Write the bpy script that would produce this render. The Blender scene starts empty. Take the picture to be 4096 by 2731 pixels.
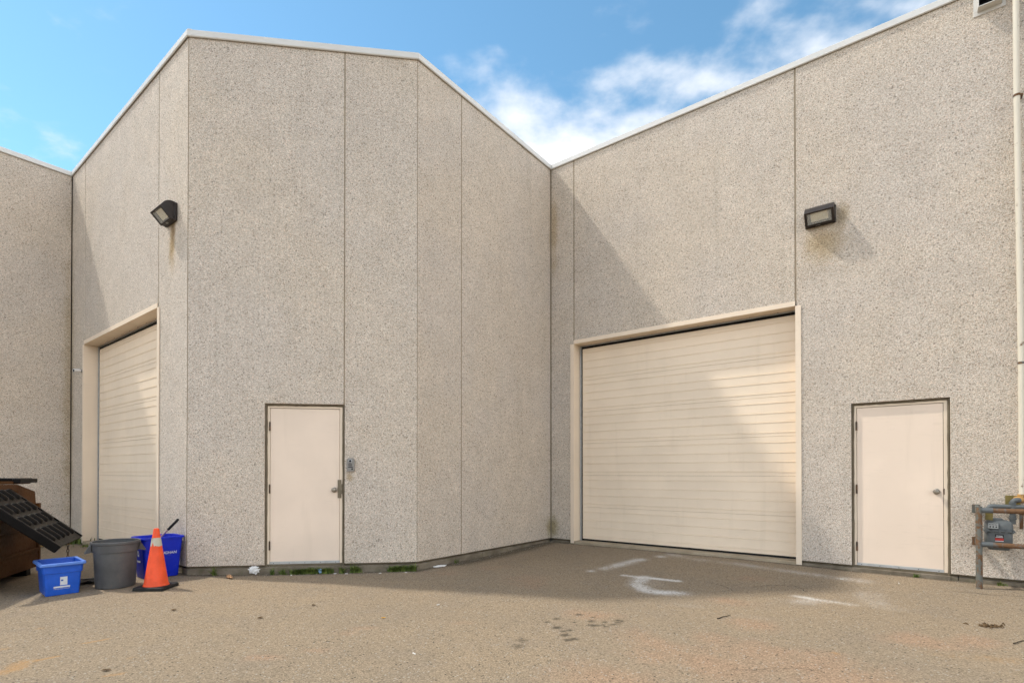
import bpy, math, random
import numpy as np
from mathutils import Matrix, Vector, noise
R_ = math.radians
random.seed(7)
rng = np.random.default_rng(11)
sc = bpy.context.scene
COL = sc.collection

# ------------------------------------------------------------------ camera
CAMZ = 1.195
cam_d = bpy.data.cameras.new('camera'); cam = bpy.data.objects.new('camera', cam_d); COL.objects.link(cam)
cam.location = (0, 0, CAMZ); cam.rotation_euler = (math.pi/2 + 0.00705, 0, 0)
cam_d.sensor_fit = 'HORIZONTAL'; cam_d.sensor_width = 36.0; cam_d.lens = 18.466
cam_d.shift_y = 0.12428; cam_d.clip_end = 3000; cam_d.clip_start = 0.05
sc.camera = cam

# ------------------------------------------------------------------ light
SUN_TO = Vector((-0.705, 0.179, 1.0)).normalized()          # towards the sun
sun_el = math.asin(SUN_TO.z)
sd = bpy.data.lights.new('sun', 'SUN'); so = bpy.data.objects.new('sun', sd); COL.objects.link(so)
so.rotation_euler = (-SUN_TO).to_track_quat('-Z', 'Y').to_euler()
sd.energy = 2.0; sd.angle = R_(2.4); sd.color = (1.0, 0.95, 0.86)

world = bpy.data.worlds.new('World'); sc.world = world; world.use_nodes = True
sc.view_settings.view_transform = 'Standard'; sc.view_settings.look = 'None'
sc.view_settings.gamma = 1.0; sc.view_settings.use_curve_mapping = False
sc.view_settings.exposure = 0.74
sc.cycles.adaptive_threshold = 0.03; sc.cycles.max_bounces = 6; sc.cycles.diffuse_bounces = 3; sc.cycles.glossy_bounces = 3; sc.cycles.transmission_bounces = 5; sc.cycles.caustics_reflective = False; sc.cycles.caustics_refractive = False

# ------------------------------------------------------------------ node helper
class NT:
    def __init__(s, nt): s.nt = nt; nt.nodes.clear()
    def n(s, t, _out=0, _props=None, **kw):
        nd = s.nt.nodes.new(t)
        for k, v in (_props or {}).items(): setattr(nd, k, v)
        for k, v in kw.items():
            key = int(k[1:]) if k[0] == 'i' and k[1:].isdigit() else k.replace('_', ' ')
            sk = nd.inputs[key]
            if isinstance(v, bpy.types.NodeSocket): s.nt.links.new(v, sk)
            else:
                if hasattr(sk.default_value, '__len__') and not isinstance(v, str):
                    v = tuple(v)
                    if len(sk.default_value) == 4 and len(v) == 3: v = v + (1,)
                sk.default_value = v
        return nd.outputs[_out]
    def m(s, op, a, b=0.0, c=0.0, clamp=False):
        return s.n('ShaderNodeMath', 0, dict(operation=op, use_clamp=clamp), i0=a, i1=b, i2=c)
    def vm(s, op, a, b=(0, 0, 0), out=0):
        return s.n('ShaderNodeVectorMath', out, dict(operation=op), i0=a, i1=b)
    def mix(s, f, a, b, mode='MIX'):
        nd = s.nt.nodes.new('ShaderNodeMix'); nd.data_type = 'RGBA'; nd.blend_type = mode
        for i, v in ((0, f), (6, a), (7, b)):
            if isinstance(v, bpy.types.NodeSocket): s.nt.links.new(v, nd.inputs[i])
            else: nd.inputs[i].default_value = v if i == 0 else tuple(v) + (1,)
        return nd.outputs[2]
    def mr(s, v, a, b, c=0.0, d=1.0, smooth=True):
        return s.n('ShaderNodeMapRange', 0, dict(interpolation_type='SMOOTHSTEP' if smooth else 'LINEAR'), i0=v, i1=a, i2=b, i3=c, i4=d)
    def noise(s, vec, scale, detail=3, rough=0.55, out=0, **kw):
        return s.n('ShaderNodeTexNoise', out, None, Vector=vec, Scale=scale, Detail=detail, Roughness=rough, **kw)
    def vor(s, vec, scale):                       # distance and random colour of one Voronoi node
        d = s.n('ShaderNodeTexVoronoi', 0, None, Vector=vec, Scale=scale)
        sp = s.nt.nodes.new('ShaderNodeSeparateColor'); s.nt.links.new(d.node.outputs[1], sp.inputs[0])
        return d, sp.outputs[0], sp.outputs[1]

CLOUD_LO, CLOUD_HI, SKY_TINT = (4.2, 4.4, 4.7), (12.4, 12.3, 12.5), (0.80, 1.05, 0.95)
# sky: Nishita with procedural clouds laid over a flat cloud deck
w = NT(world.node_tree)
sky = w.n('ShaderNodeTexSky', 0, dict(sky_type='NISHITA', sun_disc=False, sun_elevation=sun_el,
          sun_rotation=math.atan2(SUN_TO.x, SUN_TO.y), altitude=100, air_density=0.9, dust_density=0.1, ozone_density=2.0))
tc = w.n('ShaderNodeTexCoord', 0)
dirn = w.vm('NORMALIZE', tc)
sep = w.nt.nodes.new('ShaderNodeSeparateXYZ'); w.nt.links.new(dirn, sep.inputs[0])
zz = w.m('MAXIMUM', sep.outputs[2], 0.0)
den = w.m('ADD', zz, 0.12)
cx = w.m('DIVIDE', sep.outputs[0], den); cy = w.m('DIVIDE', sep.outputs[1], den)
cv = w.n('ShaderNodeCombineXYZ', 0, None, X=cx, Y=cy, Z=0.0)
def gb(c, r):                                                        # a soft patch on the cloud deck
    dv = w.vm('MULTIPLY', w.vm('SUBTRACT', cv, (c[0], c[1], 0.0)), (1/r[0], 1/r[1], 0.0))
    return w.m('POWER', 2.718, w.m('MULTIPLY', w.vm('DOT_PRODUCT', dv, dv, out=1), -1.0))
warp = w.n('ShaderNodeTexNoise', 1, None, Vector=w.vm('ADD', cv, (3.1, 1.7, 0.0)), Scale=3.0, Detail=0, Roughness=0.5)
cvw = w.vm('ADD', w.vm('MULTIPLY', cv, (1.05, 1.10, 1.0)), w.vm('MULTIPLY', warp, (0.06, 0.06, 0.0)))
big = w.noise(w.vm('ADD', cv, (11.3, 4.2, 0.0)), 0.7, 0, 0.5)
fine = w.noise(w.vm('ADD', cvw, (5.2, 2.4, 0.0)), 7.0, 5, 0.52)
hole = gb((-0.35, 1.0), (1.8, 0.80))
dens = w.m('ADD', fine, w.m('MULTIPLY', w.m('ADD', w.m('MULTIPLY', w.m('SUBTRACT', big, 0.5), 1.6), 0.55), w.m('SUBTRACT', 1.0, hole)))  # cloud cover outside the clear patch raised to brighten the ambient light
dens = w.m('SUBTRACT', dens, w.m('MULTIPLY', hole, 0.07))
for c_, r_, a_ in (((0.14, 1.38), (0.45, 0.16), 0.60), ((0.28, 1.10), (0.34, 0.042), 0.28), ((0.02, 1.18), (0.16, 0.05), 0.26), ((0.60, 1.03), (0.10, 0.030), 0.18), ((0.66, 0.93), (0.10, 0.016), 0.10), ((-0.06, 1.04), (0.08, 0.03), 0.12)):
    dens = w.m('ADD', dens, w.m('MULTIPLY', gb(c_, r_), a_))
cov = w.mr(dens, 0.55, 1.04)
hor = w.mr(zz, 0.0, 0.15, 1.0, 0.0)                                   # haze towards the horizon
cov = w.m('MAXIMUM', cov, w.m('MULTIPLY', hor, 0.6))
shade = w.mr(dens, 0.95, 1.35)
cl = w.mix(shade, CLOUD_LO, CLOUD_HI)  # thickest clouds, mostly out of view, made brighter as added fill
skyc = w.mix(w.m('MULTIPLY', cov, 0.94), w.mix(1.0, sky, SKY_TINT, 'MULTIPLY'), cl)
bg = w.n('ShaderNodeBackground', 0, None, Color=skyc, Strength=0.15)
out = w.nt.nodes.new('ShaderNodeOutputWorld'); w.nt.links.new(bg, out.inputs[0])

# ------------------------------------------------------------------ materials
MATS = {}
def material(name, fn, rough=0.6, spec=0.3, metal=0.0):
    m = bpy.data.materials.new(name); m.use_nodes = True
    t = NT(m.node_tree)
    b = t.nt.nodes.new('ShaderNodeBsdfPrincipled'); o = t.nt.nodes.new('ShaderNodeOutputMaterial')
    t.nt.links.new(b.outputs[0], o.inputs[0])
    b.inputs['Roughness'].default_value = rough; b.inputs['Specular IOR Level'].default_value = spec; b.inputs['Metallic'].default_value = metal
    t.b = b
    t.pos = t.n('ShaderNodeNewGeometry', 0)
    t.obj = t.n('ShaderNodeTexCoord', 3)
    r = fn(t)
    if isinstance(r, tuple): col, rest = r[0], r[1]
    else: col, rest = r, {}
    def put(k, v):
        sk = b.inputs[k]
        if isinstance(v, bpy.types.NodeSocket): t.nt.links.new(v, sk)
        else: sk.default_value = v
    put('Base Color', col if isinstance(col, bpy.types.NodeSocket) else tuple(col) + (1,))
    for k, v in rest.items(): put(k, v)
    MATS[name] = m
    return m
def bump(t, h, strength, dist, normal=None):
    kw = dict(Strength=strength, Distance=dist, Height=h)
    if normal is not None: kw['Normal'] = normal
    return t.n('ShaderNodeBump', 0, None, **kw)

def painted(name, col, var=0.06, rough=0.45, dirt=(0.25, 0.2, 0.14), dirt_amt=0.25, scale=3.0, bumpd=0.0006, metal=0.0, spec=0.35):
    def fn(t):
        a = t.noise(t.pos, scale, 4, 0.6); f = t.noise(t.pos, scale*14, 3, 0.6)
        lo = tuple(c*(1-var) for c in col); hi = tuple(min(1, c*(1+var)) for c in col)
        c = t.mix(t.mr(a, 0.35, 0.65), lo, hi)
        d = t.mr(t.m('ADD', t.m('MULTIPLY', a, 0.5), t.m('MULTIPLY', f, 0.5)), 0.56, 0.72)
        c = t.mix(t.m('MULTIPLY', d, dirt_amt), c, dirt)
        return c, {'Normal': bump(t, f, 0.5, bumpd), 'Roughness': t.mr(f, 0.3, 0.7, rough-0.06, rough+0.1)}
    return material(name, fn, rough, spec, metal)

def rusty(name, paint, rust_amt, rough=0.6):
    def fn(t):
        a = t.noise(t.pos, 9, 5, 0.65); b = t.noise(t.vm('MULTIPLY', t.pos, (1, 1, 0.5)), 33, 4, 0.65)
        s = t.m('ADD', t.m('MULTIPLY', a, 0.6), t.m('MULTIPLY', b, 0.4))
        r = t.mr(s, 0.62-0.35*rust_amt, 0.70-0.30*rust_amt)
        rc = t.mix(b, (0.06, 0.030, 0.016), (0.23, 0.125, 0.062))
        c = t.mix(r, paint, rc)
        return c, {'Normal': bump(t, b, 0.5, 0.002), 'Roughness': t.mr(r, 0, 1, 0.45, 0.9)}
    return material(name, fn, rough)

# exposed aggregate concrete
def agg_fn(t):
    P = t.pos
    vd, rv, hue = t.vor(P, 118); vd2, rv2, _ = t.vor(P, 44)
    big = t.noise(P, 0.55, 3, 0.55); mid = t.noise(P, 3.2, 4, 0.6)
    peb = t.mix(rv, (0.44, 0.385, 0.315), (0.79, 0.725, 0.635))
    peb = t.mix(t.mr(hue, 0.60, 0.90), peb, t.mix(1.0, peb, (1.05, 0.955, 0.90), 'MULTIPLY'))
    peb = t.mix(t.mr(hue, 0.30, 0.02), peb, t.mix(1.0, peb, (0.96, 0.99, 1.01), 'MULTIPLY'))
    dark = t.m('MULTIPLY', t.mr(rv2, 0.925, 0.945), t.mr(vd2, 0.55, 0.30))           # the odd dark stone
    dark2 = t.mr(hue, 0.93, 0.96)
    peb = t.mix(t.m('MAXIMUM', t.m('MULTIPLY', dark, 0.68), t.m('MULTIPLY', dark2, 0.60)), peb, (0.13, 0.115, 0.10))
    gap = t.mr(vd, 0.45, 0.70)
    c = t.mix(t.m('MULTIPLY', gap, 0.50), peb, (0.33, 0.285, 0.215))
    tint = t.mix(t.mr(big, 0.35, 0.65), (0.99, 0.975, 0.985), (1.02, 0.985, 0.955))
    c = t.mix(1.0, c, tint, 'MULTIPLY')
    oi = t.n('ShaderNodeObjectInfo', 5)
    lum = t.m('MULTIPLY', t.mr(mid, 0.3, 0.7, 0.93, 1.05, False), t.mr(oi, 0, 1, 0.965, 1.03, False))
    c = t.mix(1.0, c, t.n('ShaderNodeCombineColor', 0, None, Red=lum, Green=lum, Blue=lum), 'MULTIPLY')
    # water streaks and stains of their own shape
    st = t.noise(t.vm('MULTIPLY', P, (5.0, 5.0, 0.28)), 1.0, 4, 0.6)
    c = t.mix(t.m('MULTIPLY', t.mr(st, 0.56, 0.74), 0.13), c, (0.20, 0.17, 0.12))
    for (ctr, sz, amt, scol) in STAINS:
        dv = t.vm('MULTIPLY', t.vm('SUBTRACT', P, ctr), tuple(1/k for k in sz))
        ln = t.vm('LENGTH', dv, out=1)
        k = t.mr(t.m('ADD', ln, t.m('MULTIPLY', t.m('SUBTRACT', mid, 0.5), 0.9)), 1.0, 0.15)
        c = t.mix(t.m('MULTIPLY', k, amt), c, t.mix(1.0, c, scol, 'MULTIPLY'))
    h = t.m('SUBTRACT', 1.0, t.m('MULTIPLY', vd, 1.2))
    nrm = bump(t, h, 0.6, 0.004)
    return c, {'Normal': nrm}

def conc_fn(base, dark, moss=0.0):
    def fn(t):
        a = t.noise(t.pos, 4, 5, 0.65); f = t.noise(t.pos, 60, 3, 0.6)
        c = t.mix(t.mr(a, 0.32, 0.68), dark, base)
        c = t.mix(t.m('MULTIPLY', t.mr(f, 0.5, 0.7), 0.35), c, tuple(k*0.6 for k in base))
        if moss: c = t.mix(t.m('MULTIPLY', t.mr(t.noise(t.pos, 7, 4, 0.6), 0.52, 0.66), moss), c, (0.10, 0.10, 0.045))
        return c, {'Normal': bump(t, f, 0.6, 0.003)}
    return fn

def door_fn(col):
    def fn(t):
        a = t.noise(t.pos, 1.3, 3, 0.55); b = t.noise(t.vm('MULTIPLY', t.pos, (7, 7, 0.7)), 1.0, 5, 0.6); f = t.noise(t.pos, 90, 2, 0.5)
        c = t.mix(t.mr(a, 0.35, 0.65), tuple(k*0.965 for k in col), tuple(min(1, k*1.03) for k in col))
        c = t.mix(t.m('MULTIPLY', t.mr(b, 0.54, 0.74), 0.07), c, (0.34, 0.27, 0.18))
        sep_ = t.nt.nodes.new('ShaderNodeSeparateXYZ'); t.nt.links.new(t.obj, sep_.inputs[0])
        sc_ = t.noise(t.vm('MULTIPLY', t.pos, (3, 3, 22)), 1.6, 5, 0.7)
        low = t.m('MULTIPLY', t.mr(sc_, 0.55, 0.66), t.mr(t.noise(t.pos, 2.1, 2, 0.5), 0.45, 0.62))
        c = t.mix(t.m('MULTIPLY', low, 0.07), c, (0.26, 0.20, 0.13))
        return c, {'Normal': bump(t, t.m('ADD', t.m('MULTIPLY', a, 1.0), t.m('MULTIPLY', f, 0.05)), 0.10, 0.008),
                   'Roughness': t.mr(b, 0.3, 0.7, 0.42, 0.58)}
    return fn

def ground_fn(t):
    P = t.pos
    at = lambda k: t.n('ShaderNodeAttribute', 2, dict(attribute_name=k))
    big = t.noise(P, 0.45, 4, 0.6); mid = t.noise(P, 2.3, 5, 0.62); f = t.noise(P, 45, 4, 0.7)
    vd, vc, _ = t.vor(P, 120); vd2, _, vc2 = t.vor(P, 55)
    c = t.mix(t.mr(big, 0.33, 0.67), (0.250, 0.194, 0.132), (0.274, 0.208, 0.137))
    c = t.mix(t.m('MULTIPLY', t.mr(mid, 0.45, 0.72), 0.5), c, (0.222, 0.179, 0.132))
    tan = t.m('MULTIPLY', t.mr(t.m('ADD', at('tan'), t.m('MULTIPLY', t.m('SUBTRACT', mid, 0.5), 2.0)), 0.25, 1.15), 0.75)
    c = t.mix(tan, c, (0.315, 0.205, 0.130))
    # stones in the worn surface
    lo = t.mr(vc, 0.0, 1.0, 0.70, 1.32, False)
    c = t.mix(1.0, c, t.n('ShaderNodeCombineColor', 0, None, Red=lo, Green=lo, Blue=lo), 'MULTIPLY')
    c = t.mix(t.m('MULTIPLY', t.mr(vc2, 0.90, 0.93), t.mr(vd2, 0.45, 0.25)), c, (0.36, 0.33, 0.28))
    c = t.mix(t.m('MULTIPLY', t.mr(vc2, 0.08, 0.05), t.mr(vd2, 0.5, 0.25)), c, (0.05, 0.043, 0.035))
    c = t.mix(t.m('MULTIPLY', t.mr(f, 0.56, 0.72), 0.20), c, (0.09, 0.075, 0.055))
    brk = t.m('ADD', t.m('MULTIPLY', t.m('SUBTRACT', f, 0.5), 1.2), t.m('MULTIPLY', t.m('SUBTRACT', mid, 0.5), 1.0))
    def layer(c, key, col, lo, hi, amt, nz=1.0):
        k = t.mr(t.m('ADD', at(key), t.m('MULTIPLY', brk, nz)), lo, hi)
        k = t.m('MULTIPLY', k, t.mr(at(key), 0.0, 0.12))
        return t.mix(t.m('MULTIPLY', k, amt), c, col)
    c = layer(c, 'dirt', (0.075, 0.062, 0.044), 0.15, 0.85, 0.75, 0.6)
    c = layer(c, 'rust', (0.40, 0.215, 0.075), 0.25, 1.1, 0.65, 1.0)
    wm = t.m('MULTIPLY', at('white'), t.m('ADD', 0.25, t.m('MULTIPLY', t.mr(t.m('ADD', f, t.m('MULTIPLY', mid, 0.8)), 0.65, 1.15), 1.0)))
    c = t.mix(t.mr(wm, 0.05, 0.95, 0.0, 0.92), c, (0.66, 0.63, 0.585))
    c = layer(c, 'oil_and_dark', (0.045, 0.037, 0.026), 0.25, 0.9, 0.75, 0.9)
    h = t.m('ADD', t.m('MULTIPLY', t.m('SUBTRACT', 1.0, vd), 0.7), t.m('MULTIPLY', f, 0.8))
    return c, {'Normal': bump(t, h, 0.6, 0.004)}

def wl(o, d, s, z):      # a point on a wall
    return (o[0]+d[0]*s, o[1]+d[1]*s, z)

# ------------------------------------------------------------------ plan of the building
TH = R_(37.51)
vD = Vector((math.sin(TH), math.cos(TH), 0)); uD = Vector((-math.cos(TH), math.sin(TH), 0))
wD = Vector((math.sin(TH+math.pi/4), math.cos(TH+math.pi/4), 0))
HT = 6.755
pL = Vector((-4.128, 6.6675, 0)); pR = pL + wD*2.8854; pC = pR + vD*3.2511; pF = pL + uD*5.2155
def frame(o, d):         # local x along the wall (to the right seen from outside), y into the wall, z up
    y = Vector((-d.y, d.x, 0))
    return Matrix(((d.x, y.x, 0, o.x), (d.y, y.y, 0, o.y), (0, 0, 1, 0), (0, 0, 0, 1)))
M_RIGHT = frame(pC, -uD); M_FRONT = frame(pL, wD); M_CHAM = frame(pR, vD)
M_LEFT = frame(pF, -uD);  LLEN = 5.2155
GLEN = 3.2511; pG = pF - vD*GLEN; M_G = frame(pG, vD)
pH = pG - wD*2.8854; M_H = frame(pH, wD)

STAINS = [
    (wl(pL, uD, 0.50, 4.22), (0.16, 0.16, 0.50), 0.85, (0.60, 0.47, 0.26)),
    (wl(pL, uD, 0.47, 4.45), (0.10, 0.10, 0.20), 0.7, (0.42, 0.34, 0.22)),
    (wl(pC, -uD, 4.32, 4.28), (0.34, 0.34, 0.36), 0.75, (0.72, 0.62, 0.42)),
    (wl(pC, -uD, 4.55, 4.55), (0.14, 0.14, 0.28), 0.7, (0.62, 0.54, 0.38)),
    (wl(pC, -uD, 0.02, 0.20), (0.22, 0.22, 0.34), 0.85, (0.55, 0.52, 0.33)),
    (wl(pC, -uD, 0.06, 5.6), (0.14, 0.14, 1.0), 0.7, (0.70, 0.60, 0.42)),
    (wl(pF, -uD, 0.0, 2.6), (0.20, 0.20, 4.5), 0.6, (0.70, 0.62, 0.45)),
    (wl(pC, -uD, 6.6, 0.35), (0.45, 0.45, 0.55), 0.55, (0.55, 0.48, 0.38)),
    (wl(pL, wD, 2.0, 1.13), (0.07, 0.07, 0.09), 0.7, (0.62, 0.52, 0.33)),
]
AGG = material('exposed_aggregate', agg_fn, 0.85, 0.2)
CONC = material('foundation_concrete', conc_fn((0.235, 0.195, 0.145), (0.135, 0.110, 0.078), 0.35), 0.85, 0.2)
SILL = material('sill_concrete', conc_fn((0.42, 0.345, 0.245), (0.33, 0.265, 0.18), 0.0), 0.8, 0.2)
SEAL = material('sealant', conc_fn((0.33, 0.265, 0.185), (0.25, 0.20, 0.14), 0.0), 0.8, 0.2)
CAULK = material('brown_caulk', conc_fn((0.165, 0.135, 0.092), (0.12, 0.096, 0.063), 0.0), 0.75, 0.2)
COPE = painted('coping_metal', (0.66, 0.65, 0.62), 0.03, 0.42, (0.4, 0.37, 0.3), 0.12, 1.5)
DOORM = material('door_paint', door_fn((0.80, 0.655, 0.525)), 0.48, 0.35)
SECTM = material('overhead_door_paint', door_fn((0.83, 0.69, 0.53)), 0.48, 0.35)
FRAMEM = material('frame_paint', door_fn((0.80, 0.665, 0.515)), 0.5, 0.35)
BLACK = painted('black_rubber', (0.012, 0.011, 0.010), 0.2, 0.7, (0.05, 0.045, 0.04), 0.2, 20)
GALV = painted('galvanised_steel', (0.48, 0.49, 0.49), 0.08, 0.4, (0.2, 0.16, 0.1), 0.3, 12, metal=0.6)
STEEL = painted('brushed_steel', (0.30, 0.265, 0.215), 0.08, 0.32, (0.12, 0.1, 0.07), 0.35, 25, metal=0.9)
GUARD = painted('weathered_bronze', (0.20, 0.165, 0.115), 0.15, 0.45, (0.08, 0.06, 0.035), 0.4, 25, metal=0.6)
HINGE = rusty('hinge_steel', (0.06, 0.042, 0.028), 0.45)
BRONZE = painted('dark_bronze_paint', (0.030, 0.023, 0.020), 0.15, 0.42, (0.09, 0.075, 0.055), 0.25, 8)
REFL = painted('lamp_reflector', (0.80, 0.72, 0.52), 0.06, 0.35, (0.3, 0.25, 0.16), 0.2, 12)
INTER = painted('intercom_grey', (0.25, 0.235, 0.215), 0.05, 0.5, (0.14, 0.12, 0.09), 0.3, 20)
WHITE = painted('white_plastic', (0.72, 0.72, 0.72), 0.04, 0.4, (0.4, 0.36, 0.3), 0.15, 20)
VENTM = painted('vent_white_metal', (0.64, 0.62, 0.58), 0.04, 0.45, (0.35, 0.3, 0.22), 0.2, 6)
DARK = painted('dark_void', (0.010, 0.010, 0.016), 0.2, 0.7, (0.01, 0.01, 0.01), 0.0, 8)
PIPE = rusty('cream_pipe', (0.66, 0.60, 0.49), 0.10)
ORANGE = rusty('yellow_rusty_fitting', (0.52, 0.30, 0.10), 0.42)
METERM = painted('meter_grey', (0.105, 0.114, 0.115), 0.08, 0.5, (0.10, 0.085, 0.06), 0.35, 10)
RAILM = rusty('rusty_grey_rail', (0.13, 0.14, 0.14), 0.66)
POSTM = rusty('rusty_post', (0.13, 0.135, 0.12), 0.46)
OLIVE = painted('olive_plate', (0.19, 0.15, 0.045), 0.12, 0.6, (0.1, 0.08, 0.03), 0.4, 14)
DIAL = painted('dial_plate', (0.38, 0.39, 0.38), 0.08, 0.4, (0.1, 0.09, 0.08), 0.5, 60)
INK = painted('black_ink', (0.015, 0.015, 0.016), 0.1, 0.5, (0.1, 0.1, 0.1), 0.2, 40)
RED = painted('red_label', (0.42, 0.03, 0.022), 0.1, 0.5, (0.3, 0.2, 0.2), 0.2, 40)
ROOFM = painted('roof_membrane', (0.30, 0.30, 0.29), 0.1, 0.8, (0.15, 0.14, 0.12), 0.3, 1)

# ------------------------------------------------------------------ mesh builder
class MB:
    def __init__(s): s.v = []; s.f = []; s.mi = []; s.cur = 0
    def add(s, vs, fs):
        o = len(s.v); s.v += [tuple(p) for p in vs]
        for q in fs: s.f.append(tuple(o+i for i in q)); s.mi.append(s.cur)
        return s
    def box(s, x0, x1, y0, y1, z0, z1, bev=0.0):
        if bev <= 0:
            vs = [(x, y, z) for x in (x0, x1) for y in (y0, y1) for z in (z0, z1)]
            return s.add(vs, [(0, 1, 3, 2), (4, 6, 7, 5), (0, 4, 5, 1), (2, 3, 7, 6), (0, 2, 6, 4), (1, 5, 7, 3)])
        b = bev; X, Y, Z = (x0, x1), (y0, y1), (z0, z1); vs = []; idx = {}
        for i in (0, 1):
            for j in (0, 1):
                for k in (0, 1):
                    sx, sy, sz = (1, -1)[i], (1, -1)[j], (1, -1)[k]
                    for ax in range(3):
                        p = [X[i]+sx*b, Y[j]+sy*b, Z[k]+sz*b]; p[ax] = (X, Y, Z)[ax][(i, j, k)[ax]]
                        idx[(i, j, k, ax)] = len(vs); vs.append(p)
        fs = []
        for ax in range(3):
            o1, o2 = [a for a in range(3) if a != ax]
            for e in (0, 1):
                q = []
                for (a, c) in ((0, 0), (1, 0), (1, 1), (0, 1)):
                    ijk = [0, 0, 0]; ijk[ax] = e; ijk[o1] = a; ijk[o2] = c; q.append(idx[tuple(ijk)+(ax,)])
                fs.append(q)
        for ax in range(3):
            o1, o2 = [a for a in range(3) if a != ax]
            for a in (0, 1):
                for c in (0, 1):
                    q = []
                    for e, fa in ((0, o1), (1, o1), (1, o2), (0, o2)):
                        ijk = [0, 0, 0]; ijk[ax] = e; ijk[o1] = a; ijk[o2] = c; q.append(idx[tuple(ijk)+(fa,)])
                    fs.append(q)
        for i in (0, 1):
            for j in (0, 1):
                for k in (0, 1): fs.append([idx[(i, j, k, a)] for a in range(3)])
        return s.add(vs, fs)
    def prism(s, poly, h0, h1, axis='z'):            # poly of 2-D points swept along an axis
        n = len(poly); P = []
        for h in (h0, h1):
            for a, b in poly: P.append({'z': (a, b, h), 'x': (h, a, b), 'y': (a, h, b)}[axis])
        fs = [tuple(range(n))[::-1], tuple(range(n, 2*n))] + [(i, (i+1) % n, n+(i+1) % n, n+i) for i in range(n)]
        return s.add(P, fs)
    def strip(s, prof, x0, x1, n=1):                 # open (y,z) profile swept along x
        P = []; m = len(prof)
        for k in range(n+1):
            x = x0+(x1-x0)*k/n
            P += [(x, y, z) for y, z in prof]
        return s.add(P, [(k*m+i, (k+1)*m+i, (k+1)*m+i+1, k*m+i+1) for k in range(n) for i in range(m-1)])
    def tube(s, path, r, n=12, caps=True):
        path = [Vector(p) for p in path]; rs = r if isinstance(r, (list, tuple)) else [r]*len(path)
        P = []; fs = []; prev = None
        for i, p in enumerate(path):
            d = (path[min(i+1, len(path)-1)]-path[max(i-1, 0)]).normalized()
            a = prev if prev is not None else (Vector((0, 0, 1)) if abs(d.z) < 0.9 else Vector((1, 0, 0)))
            x = (a - d*a.dot(d)).normalized(); y = d.cross(x); prev = x
            for k in range(n):
                t = 2*math.pi*k/n; P.append(p + (x*math.cos(t)+y*math.sin(t))*rs[i])
        for i in range(len(path)-1):
            for k in range(n): fs.append((i*n+k, i*n+(k+1) % n, (i+1)*n+(k+1) % n, (i+1)*n+k))
        if caps: fs += [tuple(range(n))[::-1], tuple((len(path)-1)*n+k for k in range(n))]
        return s.add(P, fs)
    def lathe(s, prof, n=32, ctr=(0, 0), caps=(False, False)):
        P = []; m = len(prof)
        for r, z in prof:
            for k in range(n): t = 2*math.pi*k/n; P.append((ctr[0]+r*math.cos(t), ctr[1]+r*math.sin(t), z))
        fs = [(i*n+k, i*n+(k+1) % n, (i+1)*n+(k+1) % n, (i+1)*n+k) for i in range(m-1) for k in range(n)]
        if caps[0]: fs.append(tuple(range(n))[::-1])
        if caps[1]: fs.append(tuple((m-1)*n+k for k in range(n)))
        return s.add(P, fs)
    def xf(s, M, start=0):
        s.v = s.v[:start] + [tuple(M @ Vector(p)) for p in s.v[start:]]; return s

def mesh_obj(name, mb, mats, parent=None, M=None, smooth=False, angle=35):
    me = bpy.data.meshes.new(name); me.from_pydata(mb.v, [], mb.f)
    for m in (mats if isinstance(mats, (list, tuple)) else [mats]): me.materials.append(m)
    if any(mb.mi): me.polygons.foreach_set('material_index', mb.mi)
    me.validate(); me.update()
    import bmesh
    bm = bmesh.new(); bm.from_mesh(me); bmesh.ops.recalc_face_normals(bm, faces=bm.faces)
    if smooth:
        for f in bm.faces: f.smooth = True
        for e in bm.edges:
            if len(e.link_faces) == 2 and e.calc_face_angle(0) > R_(angle): e.smooth = False
    bm.to_mesh(me); bm.free()
    return link(name, me, parent, M)
def link(name, me, parent=None, M=None):
    o = bpy.data.objects.new(name, me); COL.objects.link(o)
    if parent is not None:
        o.parent = parent
        if M is not None: o.matrix_local = M
    elif M is not None: o.matrix_world = M
    return o
WM = {}
def thing(name, label, cat, M=None, group=None):
    o = bpy.data.objects.new(name, None); COL.objects.link(o); o.empty_display_size = 0.1
    M = M or Matrix.Identity(4); o.matrix_world = M; WM[o.name] = M.copy()
    o['label'] = label; o['category'] = cat
    if group: o['group'] = group
    return o
def tag(o, label, cat, group=None):
    o['label'] = label; o['category'] = cat
    if group: o['group'] = group
    return o
T = Matrix.Translation
def RZ(a): return Matrix.Rotation(a, 4, 'Z')

# ------------------------------------------------------------------ ground
def seg_d(X, Y, a, b):
    a = np.array(a[:2]); b = np.array(b[:2]); d = b-a; L2 = d@d
    t = np.clip(((X-a[0])*d[0]+(Y-a[1])*d[1])/L2, 0, 1)
    return np.hypot(X-a[0]-t*d[0], Y-a[1]-t*d[1])
def ground_z(X, Y):
    X = np.asarray(X, float); Y = np.asarray(Y, float)
    a = pC; b = pC - uD*4.0; c = pC - uD*7.5
    z = -0.118 + 0.062*np.exp(-(seg_d(X, Y, a, b)/1.15)**2)
    z = np.maximum(z, -0.118 + 0.048*np.exp(-(seg_d(X, Y, b, c)/1.0)**2))
    z = np.maximum(z, -0.118 + 0.040*np.exp(-(seg_d(X, Y, pF, pF-uD*4.2)/0.9)**2))
    z = z + 0.006*np.sin(X*1.3+0.7*Y)*np.cos(Y*1.1-0.4*X) + 0.004*np.sin(2.9*X+1.7)*np.sin(2.3*Y)
    return z
def gz(x, y): return float(ground_z(x, y))
dx = 0.03
xs = np.concatenate([-np.geomspace(400, 9.3, 28), np.arange(-9.2, 7.2, dx), np.geomspace(7.3, 400, 28)])
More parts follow.
